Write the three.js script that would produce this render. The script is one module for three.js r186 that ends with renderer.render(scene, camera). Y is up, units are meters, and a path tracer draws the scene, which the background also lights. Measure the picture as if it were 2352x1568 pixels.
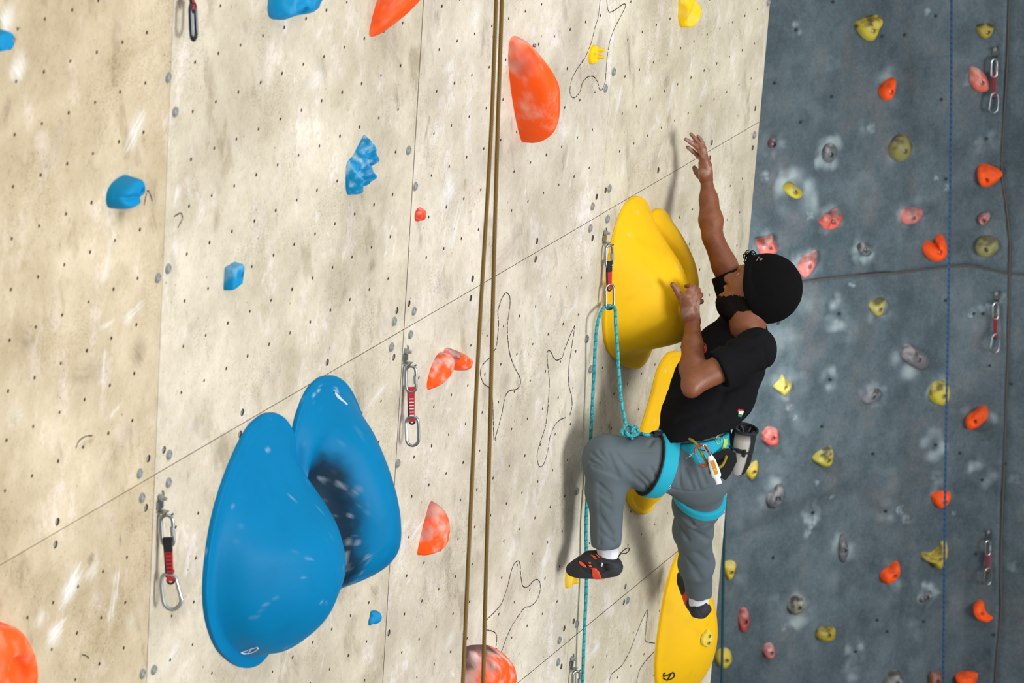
import * as THREE from 'three';
import { mergeGeometries, mergeVertices } from 'three/addons/utils/BufferGeometryUtils.js';
import { RoundedBoxGeometry } from 'three/addons/geometries/RoundedBoxGeometry.js';
import { RectAreaLightUniformsLib } from 'three/addons/lights/RectAreaLightUniformsLib.js';
import { ImprovedNoise } from 'three/addons/math/ImprovedNoise.js';

// ------------------------------------------------------------------ camera, light, exposure
const V = (x, y, z) => new THREE.Vector3(x, y, z);
const scene = new THREE.Scene();
scene.background = new THREE.Color(0x0b0c0e);
const EYE = V(-8.2416, 2.9639, 4.6902);
const RIGHT = V(0.402782, -0.017882, 0.915121), UP = V(0.252279, 0.963251, -0.092216), BACK = V(-0.879842, 0.268008, 0.392491);
const FOCAL = 8820;                                             // in pixels of the 2352 x 1568 frame
const camera = new THREE.PerspectiveCamera(THREE.MathUtils.radToDeg(2 * Math.atan(784 / FOCAL)), 1.5, 0.5, 60);
camera.position.copy(EYE);
camera.quaternion.setFromRotationMatrix(new THREE.Matrix4().makeBasis(RIGHT, UP, BACK));
camera.focus = 12.35;
camera.userData.fStop = 6.5;
scene.add(camera);

const renderer = new THREE.WebGLRenderer({ antialias: true });
renderer.toneMapping = THREE.LinearToneMapping;
renderer.toneMappingExposure = 0.8;
renderer.shadowMap.enabled = true;
RectAreaLightUniformsLib.init();

const ROOM = { x0: -13, x1: 12, y0: -5.6, y1: 8, z0: -6, z1: 12 };
const KEY = { x: -1.0, y: -0.9, w: 4.0, h: 4.4, L: 31 };           // tall daylight window in the wall opposite the climbing wall
const LAMPS = [[-6.5, 4], [-2.5, 4], [1.5, 4], [5.5, 4], [-6.5, 8.5], [-2.5, 8.5], [1.5, 8.5], [5.5, 8.5]];   // ceiling panels, x and z
const LAMP = { w: 2.4, d: 1.2, L: 8 };

// ------------------------------------------------------------------ helpers
const noiser = new ImprovedNoise();
const N3 = (x, y, z) => noiser.noise(x + 31.7, y + 11.3, z + 7.9);
const fbm = (x, y, z, o = 3) => { let s = 0, a = 1, t = 0; for (let i = 0; i < o; i++) { s += a * N3(x, y, z); t += a; a *= 0.5; x = x * 2.03 + 5.1; y = y * 2.03 + 3.3; z = z * 2.03 + 1.7; } return s / t; };
const clamp = THREE.MathUtils.clamp, lerp = THREE.MathUtils.lerp;
const sstep = (a, b, x) => { const t = clamp((x - a) / (b - a), 0, 1); return t * t * (3 - 2 * t); };
let seed = 7;
const rnd = () => { seed = (seed * 1664525 + 1013904223) >>> 0; return seed / 4294967296; };
const rr = (a, b) => a + (b - a) * rnd();
const col = (h) => new THREE.Color(h);
const lin = (h) => { const c = new THREE.Color(h); return [c.r, c.g, c.b]; };
const mix3 = (a, b, t) => [lerp(a[0], b[0], t), lerp(a[1], b[1], t), lerp(a[2], b[2], t)];

// the two climbing walls as planes: W(px, py, d) is the point d metres in front of the plywood wall on the ray of a pixel of the photograph
const TILT = 0.0911;                                             // the plywood wall overhangs by five degrees
const E1 = V(1, 0, 0), E2 = V(0, Math.cos(TILT), Math.sin(TILT)), E3 = E1.clone().cross(E2);
const ray = (px, py) => RIGHT.clone().multiplyScalar((px - 1176) / FOCAL).addScaledVector(UP, -(py - 784) / FOCAL).sub(BACK);
function onPlane(px, py, d, origin, n) { const v = ray(px, py); const k = (d - n.dot(EYE.clone().sub(origin))) / n.dot(v); return EYE.clone().addScaledVector(v, k); }
const O0 = V(0, 0, 0);
const W = (px, py, d = 0) => onPlane(px, py, d, O0, E3);
const wallPoint = (s, t, d = 0) => V(0, 0, 0).addScaledVector(E1, s).addScaledVector(E2, t).addScaledVector(E3, d);
const WALLQ = new THREE.Quaternion().setFromRotationMatrix(new THREE.Matrix4().makeBasis(E1, E2, E3));
const st = (px, py) => { const p = W(px, py); return [p.dot(E1), p.dot(E2)]; };
const yawA = THREE.MathUtils.degToRad(51.5), leanA = 0.07;
const D1 = V(Math.cos(yawA), 0, Math.sin(yawA));
const D3 = V(-Math.sin(yawA) * Math.cos(leanA), -Math.sin(leanA), Math.cos(yawA) * Math.cos(leanA));
const D2 = D3.clone().cross(D1);
const DO = EYE.clone().addScaledVector(ray(1976, 784), 17.7);
const DARKQ = new THREE.Quaternion().setFromRotationMatrix(new THREE.Matrix4().makeBasis(D1, D2, D3));
const FOLDX = onPlane(2240, 784, 0, DO, D3).sub(DO).dot(D1), FOLD = 0.72;
const foldOffset = (x) => x > FOLDX ? (x - FOLDX) * FOLD : 0;   // the right hand facet of the dark wall turns towards the hall
function D(px, py, d = 0) {
  let p = onPlane(px, py, d, DO, D3);
  for (let i = 0; i < 6; i++) { const x = p.clone().sub(DO).dot(D1); p = onPlane(px, py, d + foldOffset(x), DO, D3); }
  return p;
}

const taken = {};
const numbered = (n) => { const k = taken[n] = (taken[n] ?? -1) + 1; return k ? n + '_' + String(k).padStart(3, '0') : n; };
function tag(o, label, category, group, kind) { o.userData.label = label; if (category) o.userData.category = category; if (group) o.userData.group = group; if (kind) o.userData.kind = kind; return o; }
function thing(name, label, category, pos, quat, group) {
  const g = new THREE.Group(); g.name = numbered(name); scene.add(g);
  if (pos) g.position.copy(pos);
  if (quat) g.quaternion.copy(quat);
  return tag(g, label, category, group);
}
function mesh(name, geo, mat, parent, label) { const m = new THREE.Mesh(geo, mat); m.name = name; m.castShadow = m.receiveShadow = true; if (label) m.userData.label = label; if (parent) parent.add(m); return m; }
function solo(name, geo, mat, label, category, group) { const m = mesh(numbered(name), geo, mat, scene); return tag(m, label, category, group); }
function structure(name, geo, mat, label) { const m = mesh(name, geo, mat, scene); m.userData.kind = 'structure'; m.userData.label = label; return m; }
const std = (color, roughness = 0.6, extra = {}) => new THREE.MeshStandardMaterial({ color: new THREE.Color(color), roughness, metalness: 0, ...extra });
const M = {
  steel: std('#9aa0a3', 0.32, { metalness: 1 }), dullSteel: std('#9b9f9d', 0.5, { metalness: 0.35 }), darkSteel: std('#4a4e50', 0.4, { metalness: 1 }),
  black: std('#141416', 0.7), rubber: std('#2b2c30', 0.75), white: std('#e9e9ea', 0.6),
  redTape: std('#b3222a', 0.8), blackTape: std('#191a1d', 0.85), marker: std('#23211f', 0.8), plain: std('#d6d3cc', 0.9), dirt: std('#3a332b', 0.9),
};
const box = (w, h, d, x = 0, y = 0, z = 0) => new THREE.BoxGeometry(w, h, d).translate(x, y, z);
const rbox = (w, h, d, r, x = 0, y = 0, z = 0) => new RoundedBoxGeometry(w, h, d, 2, r).translate(x, y, z);
const cyl = (r0, r1, h, n = 20) => new THREE.CylinderGeometry(r0, r1, h, n);
const zcyl = (r0, r1, h, n = 20) => cyl(r1, r0, h, n).rotateX(Math.PI / 2);    // axis along z, r0 at the back
const tube = (pts, r, seg = 60, rad = 10, closed = false, tension = 0.5) => new THREE.TubeGeometry(new THREE.CatmullRomCurve3(pts, closed, 'catmullrom', tension), seg, r, rad, closed);
const merge = (gs) => mergeGeometries(gs.map((g) => { const q = g.index ? g.toNonIndexed() : g; for (const k of Object.keys(q.attributes)) if (!['position', 'normal', 'uv'].includes(k)) q.deleteAttribute(k); return q; }));
function paint(geo, f) {                                        // vertex colours: f(position, normal) gives linear rgb
  const p = geo.attributes.position, n = geo.attributes.normal, c = new Float32Array(p.count * 3), a = V(), b = V();
  for (let i = 0; i < p.count; i++) { a.fromBufferAttribute(p, i); b.fromBufferAttribute(n, i); const q = f(a, b); c[3 * i] = q[0]; c[3 * i + 1] = q[1]; c[3 * i + 2] = q[2]; }
  geo.setAttribute('color', new THREE.BufferAttribute(c, 3));
  return geo;
}
function canvasTexture(w, h, draw) {
  const c = document.createElement('canvas'); c.width = w; c.height = h;
  draw(c.getContext('2d'), w, h);
  const t = new THREE.CanvasTexture(c); t.colorSpace = THREE.SRGBColorSpace; t.wrapS = t.wrapT = THREE.RepeatWrapping;
  return t;
}
// a tile of smooth noise, looked up by the surface textures
const TILE = 512, tiles = [];
for (let k = 0; k < 3; k++) {
  const a = new Float32Array(TILE * TILE), P = [16, 32, 64][k];
  const g = new Float32Array(P * P).map(() => rnd());
  for (let y = 0; y < TILE; y++) for (let x = 0; x < TILE; x++) {
    const u = x / TILE * P, v = y / TILE * P, i = Math.floor(u), j = Math.floor(v), f = u - i, h = v - j, s = f * f * (3 - 2 * f), t = h * h * (3 - 2 * h);
    const q = (m, n) => g[((n + P) % P) * P + (m + P) % P];
    a[y * TILE + x] = lerp(lerp(q(i, j), q(i + 1, j), s), lerp(q(i, j + 1), q(i + 1, j + 1), s), t);
  }
  tiles.push(a);
}
const tn = (k, u, v) => {                                       // bilinear lookup, period 1 in u and v
  const x = (u - Math.floor(u)) * TILE, y = (v - Math.floor(v)) * TILE, i = x | 0, j = y | 0, f = x - i, h = y - j, a = tiles[k], i1 = (i + 1) % TILE, j1 = (j + 1) % TILE;
  return lerp(lerp(a[j % TILE * TILE + i % TILE], a[j % TILE * TILE + i1], f), lerp(a[j1 * TILE + i % TILE], a[j1 * TILE + i1], f), h);
};
const tf = (u, v) => 0.5 * tn(0, u, v) + 0.3 * tn(1, u * 1.31 + 0.3, v * 1.31 + 0.7) + 0.2 * tn(2, u * 1.93 + 0.1, v * 1.93 + 0.4);
function dataTexture(w, h, f, srgb = true) {
  const d = new Uint8Array(w * h * 4);
  for (let y = 0; y < h; y++) for (let x = 0; x < w; x++) { const c = f((x + 0.5) / w, (y + 0.5) / h), o = 4 * (y * w + x); d[o] = c[0]; d[o + 1] = c[1]; d[o + 2] = c[2]; d[o + 3] = 255; }
  const t = new THREE.DataTexture(d, w, h); if (srgb) t.colorSpace = THREE.SRGBColorSpace; t.magFilter = t.minFilter = THREE.LinearFilter; t.wrapS = t.wrapT = THREE.RepeatWrapping; t.needsUpdate = true;
  return t;
}

// ------------------------------------------------------------------ the hall
{
  const T = 0.25, { x0, x1, y0, y1, z0, z1 } = ROOM, X = x1 - x0, Y = y1 - y0, Z = z1 - z0, cx = (x0 + x1) / 2, cy = (y0 + y1) / 2, cz = (z0 + z1) / 2;
  const floorMat = std('#6f7377', 0.9), shell = std('#cdced0', 0.9), ceil = std('#d9d8d4', 0.9);
  structure('floor', box(X + 2 * T, T, Z + 2 * T, cx, y0 - T / 2, cz), floorMat, 'grey padded floor of the climbing hall');
  structure('ceiling', box(X + 2 * T, T, Z + 2 * T, cx, y1 + T / 2, cz), ceil, 'pale ceiling of the climbing hall');
  structure('wall_near', box(T, Y, Z, x0 - T / 2, cy, cz), shell, 'pale end wall behind the photographer');
  structure('wall_far', box(T, Y, Z, x1 + T / 2, cy, cz), shell, 'pale end wall behind the dark climbing wall');
  structure('wall_behind', box(X, Y, T, cx, cy, z0 - T / 2), shell, 'pale long wall behind the climbing walls');
  const a0 = KEY.x - KEY.w / 2, a1 = KEY.x + KEY.w / 2, b0 = KEY.y - KEY.h / 2, b1 = KEY.y + KEY.h / 2, zc = z1 + T / 2;
  structure('wall_right', merge([box(a0 - x0, Y, T, (a0 + x0) / 2, cy, zc), box(x1 - a1, Y, T, (a1 + x1) / 2, cy, zc), box(KEY.w, b0 - y0, T, KEY.x, (b0 + y0) / 2, zc), box(KEY.w, y1 - b1, T, KEY.x, (b1 + y1) / 2, zc)]), shell, 'pale long wall with the tall window');
  const win = new THREE.Group(); win.name = 'window_1'; win.userData = { kind: 'structure', label: 'tall window of frosted daylight panes' }; win.position.set(KEY.x, KEY.y, z1); scene.add(win);
  const frame = [], bar = 0.06, pane = std('#ffffff', 0.9, { emissive: new THREE.Color(0.95, 0.98, 1), emissiveIntensity: 2.5 });
  for (let i = 0; i <= 4; i++) frame.push(box(bar, KEY.h, 0.1, -KEY.w / 2 + bar / 2 + i * (KEY.w - bar) / 4, 0, 0.06));
  for (let i = 0; i <= 3; i++) frame.push(box(KEY.w, bar, 0.1, 0, -KEY.h / 2 + bar / 2 + i * (KEY.h - bar) / 3, 0.06));
  mesh('window_frame', merge(frame), std('#3b3d40', 0.5), win);
  for (let i = 0; i < 4; i++) for (let j = 0; j < 3; j++) mesh('pane', box((KEY.w - bar) / 4 - bar, (KEY.h - bar) / 3 - bar, 0.02, -KEY.w / 2 + bar / 2 + (i + 0.5) * (KEY.w - bar) / 4, -KEY.h / 2 + bar / 2 + (j + 0.5) * (KEY.h - bar) / 3, 0.07), pane, win);
  const key = new THREE.RectAreaLight(new THREE.Color(0.97, 0.99, 1), KEY.L, KEY.w, KEY.h);
  key.name = 'window_daylight'; key.position.set(KEY.x, KEY.y, z1 - 0.03); key.lookAt(KEY.x, KEY.y, 0); scene.add(key);
  const glow = std('#ffffff', 0.9, { emissive: new THREE.Color(1, 0.98, 0.94), emissiveIntensity: 2.5 });
  LAMPS.forEach(([x, z], i) => {
    const lamp = thing('ceiling_lamp', 'flat white ceiling light panel, ' + ['first', 'second', 'third', 'fourth'][i % 4] + ' from the camera in the ' + (i < 4 ? 'row nearer the climbing walls' : 'row nearer the window wall'), 'lamp', V(x, y1, z), null, 'ceiling light panels');
    mesh('housing', rbox(LAMP.w + 0.08, 0.1, LAMP.d + 0.08, 0.02, 0, -0.05, 0), std('#dfe0e0', 0.5), lamp);
    mesh('diffuser', box(LAMP.w, 0.02, LAMP.d, 0, -0.11, 0), glow, lamp);
    const l = new THREE.RectAreaLight(new THREE.Color(1, 0.985, 0.96), LAMP.L, LAMP.w, LAMP.d);
    l.name = 'lamp_light'; l.position.set(0, -0.13, 0); l.rotation.x = -Math.PI / 2; lamp.add(l);
  });
}

// ------------------------------------------------------------------ plywood climbing wall: panels with their grid of bolt holes
const PW = 1.5, GAP = 0.0024, PT = 0.018;
// chalk smears and dark scuffs, from the photograph: x0, y0, x1, y1 in pixels, width in metres, strength
const CHALK = [
  [5, 30, 22, 60, .05, .6], [35, 145, 50, 180, .06, .5], [330, 262, 290, 335, .06, .5], [255, 560, 238, 650, .03, .5], [330, 695, 285, 740, .03, .65], [232, 755, 262, 735, .015, .6], [242, 800, 236, 885, .012, .7], [275, 930, 255, 955, .012, .7],
  [300, 1410, 300, 1440, .04, .2], [188, 1308, 142, 1385, .055, .85], [150, 1425, 112, 1475, .045, .75], [270, 1310, 258, 1415, .04, .5], [225, 1290, 200, 1330, .04, .4], [435, 1265, 428, 1315, .025, .5], [412, 1485, 385, 1520, .05, .35], [100, 1400, 85, 1440, .04, .35], [410, 430, 402, 470, .03, .5], [50, 950, 20, 960, .05, .2],
  [740, 65, 728, 85, .012, .6], [828, 50, 818, 95, .012, .6], [745, 165, 715, 190, .05, .45], [682, 275, 681, 298, .009, .8], [677, 175, 676, 190, .006, .6], [910, 500, 893, 540, .012, .7], [888, 500, 888, 560, .05, .2], [890, 575, 882, 590, .012, .6], [705, 770, 703, 790, .01, .5], [795, 560, 785, 605, .02, .5], [728, 485, 728, 508, .018, .5], [610, 625, 600, 660, .012, .5], [845, 635, 838, 650, .008, .4],
  [1040, 425, 1025, 450, .07, .55], [1058, 470, 1035, 560, .045, .5], [1040, 130, 1020, 170, .03, .4], [1010, 228, 1016, 240, .03, .3], [1005, 300, 990, 340, .03, .35], [1020, 600, 1012, 630, .012, .4], [1093, 385, 1090, 420, .008, .4], [1100, 20, 1085, 65, .04, .35], [890, 880, 845, 935, .03, .45],
  [1425, 205, 1415, 265, .035, .6], [1330, 280, 1320, 330, .02, .5], [1305, 355, 1300, 385, .015, .5], [1345, 500, 1338, 535, .02, .3], [1546, 195, 1535, 260, .03, .5], [1590, 140, 1585, 160, .015, .7], [1575, 175, 1573, 195, .01, .5], [1515, 268, 1510, 300, .012, .5], [1525, 320, 1512, 365, .018, .55], [1545, 60, 1540, 115, .03, .35], [1625, 195, 1605, 235, .05, .25], [1207, 430, 1205, 448, .01, .7], [1228, 70, 1222, 75, .03, .5], [1310, 412, 1308, 430, .015, .7],
  [1330, 690, 1300, 725, .03, .45], [1230, 720, 1240, 790, .04, .4], [1265, 1230, 1240, 1330, .05, .6], [1330, 1190, 1340, 1205, .02, .3], [1385, 820, 1395, 900, .03, .35], [1365, 800, 1368, 840, .015, .6], [1375, 1480, 1350, 1510, .035, .65], [1480, 1420, 1470, 1480, .03, .3], [1445, 1440, 1440, 1470, .02, .4], [1720, 480, 1716, 560, .01, .5], [1690, 560, 1685, 640, .03, .35], [1760, 40, 1752, 160, .02, .35], [1640, 700, 1625, 740, .05, .3],
  [985, 1180, 945, 1235, .02, .6], [940, 1195, 925, 1215, .03, .4], [675, 1445, 650, 1545, .025, .5], [745, 1500, 735, 1550, .012, .4], [1040, 1460, 1020, 1490, .05, .3], [1035, 1540, 1045, 1555, .015, .6], [945, 1325, 935, 1340, .012, .5], [1105, 940, 1100, 1000, .02, .3], [1035, 870, 1025, 895, .02, .35], [860, 1260, 850, 1330, .04, .2], [1215, 1110, 1205, 1180, .02, .3],
];
const SCUFF = [
  [310, 800, 335, 830, .06, .3], [210, 1010, 180, 1030, .02, .4], [275, 1225, 278, 1250, .012, .5], [205, 1280, 215, 1290, .03, .35], [265, 455, 350, 425, .09, .18], [280, 1010, 250, 1090, .08, .14], [155, 860, 240, 860, .09, .14], [45, 770, 70, 790, .05, .25], [280, 480, 275, 505, .04, .3], [355, 415, 350, 470, .04, .22], [495, 490, 500, 530, .03, .25], [20, 235, 5, 285, .03, .3],
  [735, 130, 745, 190, .05, .22], [905, 200, 915, 235, .03, .35], [895, 100, 930, 180, .05, .2], [985, 270, 975, 330, .02, .5], [1015, 225, 1012, 240, .012, .5], [860, 600, 850, 620, .04, .3], [795, 650, 790, 680, .04, .2], [960, 510, 965, 560, .03, .3], [1000, 10, 1005, 60, .035, .25], [1150, 300, 1140, 420, .06, .18], [1300, 330, 1290, 400, .05, .28], [1440, 80, 1445, 180, .05, .25], [1440, 290, 1445, 420, .05, .22], [1380, 60, 1375, 110, .04, .3], [1535, 160, 1530, 200, .04, .22], [1540, 240, 1535, 290, .035, .25], [1725, 200, 1715, 240, .03, .3], [1400, 975, 1402, 990, .02, .7], [1545, 1330, 1540, 1400, .05, .2], [1450, 1180, 1440, 1260, .06, .16], [1165, 850, 1160, 900, .06, .14], [1180, 1330, 1150, 1430, .09, .15], [1040, 1250, 1000, 1330, .07, .12], [850, 1345, 870, 1370, .03, .3], [760, 1270, 740, 1300, .03, .2], [935, 880, 905, 960, .04, .2], [660, 1490, 690, 1540, .06, .2], [1190, 560, 1120, 620, .08, .12],
];
const softBrush = (ctx, x, y, rx, ry, a, rgb) => { const g = ctx.createRadialGradient(0, 0, 0, 0, 0, 1); g.addColorStop(0, `rgba(${rgb},${a})`); g.addColorStop(0.6, `rgba(${rgb},${a * 0.55})`); g.addColorStop(1, `rgba(${rgb},0)`); ctx.save(); ctx.translate(x, y); ctx.scale(rx, ry); ctx.fillStyle = g; ctx.fillRect(-1, -1, 2, 2); ctx.restore(); };
function smear(ctx, x0, y0, x1, y1, w, a, rgb, n = 26) {          // many fine strokes side by side: a brushed smear with a ragged outline
  const L = Math.hypot(x1 - x0, y1 - y0) || 1, ux = (x1 - x0) / L, uy = (y1 - y0) / L;
  for (let i = 0; i < 5; i++) { const k = rnd(); softBrush(ctx, lerp(x0, x1, k) + rr(-.3, .3) * w, lerp(y0, y1, k) + rr(-.3, .3) * w, w * rr(.5, .9), w * rr(.5, .9), a * 0.3, rgb); }
  ctx.lineCap = 'round';
  for (let i = 0; i < n; i++) {
    const o = (rnd() + rnd() - 1) * w * 0.6, b = rr(-.15, .6), e = Math.min(1.15, b + rr(.25, .7));
    ctx.strokeStyle = `rgba(${rgb},${a * rr(.12, .5)})`; ctx.lineWidth = rr(.5, 1) * Math.max(1, w * 0.12);
    ctx.beginPath(); ctx.moveTo(x0 + ux * L * b - uy * o, y0 + uy * L * b + ux * o);
    ctx.quadraticCurveTo(x0 + ux * L * (b + e) / 2 - uy * (o + rr(-.1, .1) * w), y0 + uy * L * (b + e) / 2 + ux * (o + rr(-.1, .1) * w), x0 + ux * L * e - uy * o, y0 + uy * L * e + ux * o); ctx.stroke();
  }
}
function panelTexture(ci, ri) {
  const S = 1024, [R0, G0, B0] = [[204, 186, 155], [215, 203, 181], [218, 207, 188], [215, 204, 180]][clamp(ci + 1, 0, 3)], lower = ri < 0 && ci < 1 ? -4 : 0;   // each column of boards has its own wear tone, with light fall-off painted in
  return canvasTexture(S, S, (ctx) => {
    const im = ctx.createImageData(S, S), d = im.data;
    for (let y = 0; y < S; y++) for (let x = 0; x < S; x++) {
      const s = ci * 1.5 + x / S * 1.5, t = ri * 1.5 + (1 - y / S) * 1.5, o = 4 * (y * S + x);
      const big = tf(s * 0.16 + 0.2, t * 0.11 + 0.6) - 0.5, streak = tf(s * 0.5 + 0.2 * t, t * 0.17) - 0.5, mid = tf(s * 0.9 + 0.13, t * 0.6 + 0.4) - 0.5, fine = tn(2, s * 2.3 + 0.05 * Math.sin(t * 9), t * 1.7) - 0.5, grain = tn(2, s * 7.7, t * 5.1) - 0.5, dust = rnd() - 0.5;
      const ragged = fine * 0.16 + grain * 0.1, dark = sstep(0.1, 0.42, streak * 0.8 + mid * 0.7 + ragged) * 26, rough = sstep(0.03, 0.2, tf(s * 0.35 + 0.7, t * 0.3 + 0.1) - 0.5);
      const speck = rough * (grain > 0.2 ? -26 : 0) - (fine * grain > 0.09 ? 16 : 0);
      const pale = sstep(0.1, 0.4, mid - streak * 0.4 + ragged) * 12;
      const cloud = tf(s * 0.3 + 0.45, t * 0.42 + 0.15) - 0.5, v = lower + big * 40 + cloud * 42 + streak * 14 + mid * 16 + fine * 10 + grain * 8 + dust * 9 - dark * 1.35 + pale + speck;
      d[o] = clamp(R0 + v, 0, 255); d[o + 1] = clamp(G0 + v * 1.02, 0, 255); d[o + 2] = clamp(B0 + v * 1.08 + pale * 0.9, 0, 255); d[o + 3] = 255;
    }
    ctx.putImageData(im, 0, 0);
    const X = (s) => (s / 1.5 - ci) * S, Y = (t) => (1 - (t / 1.5 - ri)) * S, k = S / 1.5;
    for (const [list, rgb] of [[SCUFF, '104,88,66'], [CHALK, '240,240,240']]) for (const [ax, ay, bx, by, w, a] of list) {
      const p = st(ax, ay), q = st(bx, by); smear(ctx, X(p[0]), Y(p[1]), X(q[0]), Y(q[1]), w * k, a * (rgb[0] === '1' ? 1.05 : 1.1), rgb, rgb[0] === '1' ? 14 : 30);
    }
    for (let i = 0; i < 26; i++) { const x = rr(0, S), y = rr(0, S), a = rr(-.35, .35), l = rr(10, 46); smear(ctx, x, y, x + l * Math.sin(a), y + l * Math.cos(a), rr(2, 10), rr(.12, .4), '238,238,236', 9); }
    for (let i = 0; i < 20; i++) { const x = rr(0, S), y = rr(0, S), a = rr(-.6, .6), l = rr(6, 40); smear(ctx, x, y, x + l * Math.sin(a), y + l * Math.cos(a), rr(2, 14), rr(.08, .22), '112,96,76', 8); }
    for (let i = 0; i < 60; i++) { ctx.fillStyle = rnd() < .4 ? 'rgba(150,70,45,.5)' : 'rgba(70,58,44,.5)'; ctx.beginPath(); ctx.arc(rr(0, S), rr(0, S), rr(.8, 2.2), 0, 7); ctx.fill(); }
  });
}
const grainBump = dataTexture(512, 512, (u, v) => { const a = tn(2, u * 3, v * 3), b = tn(2, u * 7 + .3, v * 7), k = 255 * clamp(0.5 * a + 0.5 * b, 0, 1); return [k, k, k]; }, false);
grainBump.repeat.set(1 / 0.5, 1 / 0.5);
const plyWall = new THREE.Group(); plyWall.name = 'wall_left'; plyWall.quaternion.copy(WALLQ); scene.add(plyWall);
tag(plyWall, 'pale plywood climbing wall of square panels drilled with a grid of bolt holes', null, null, 'structure');
// countersunk holes with a sunk screw, and washered bolts, by pixel
const SUNK = [[1391, 437], [1370, 452], [1361, 547], [1233, 553], [1230, 595], [1085, 640], [1081, 685], [939, 697], [912, 713], [905, 820], [752, 832], [557, 947], [552, 997], [341, 1053], [377, 1033], [336, 1166], [132, 1198], [128, 1250], [1635, 327], [1631, 363], [1512, 391], [1509, 429], [1296, 1443], [1318, 1427], [1289, 1530], [1437, 1346], [1433, 1383], [893, 1453], [1735, 249], [1729, 340]];
const BOLTS = [[386, 178], [402, 257], [386, 617], [362, 638], [938, 345], [953, 428], [950, 714], [905, 738], [942, 768], [899, 797], [388, 1044], [320, 1087], [387, 1108], [326, 1143], [1409, 165], [1390, 203], [1399, 433], [1360, 474], [1355, 524], [1395, 503], [1347, 778], [1356, 848], [913, 1064], [327, 1547], [353, 1538], [1281, 1520], [1284, 1470], [1324, 1128], [1441, 1378], [1732, 310], [1764, 5], [1324, 1433], [1654, 1160]].map((p) => st(...p));
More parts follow.
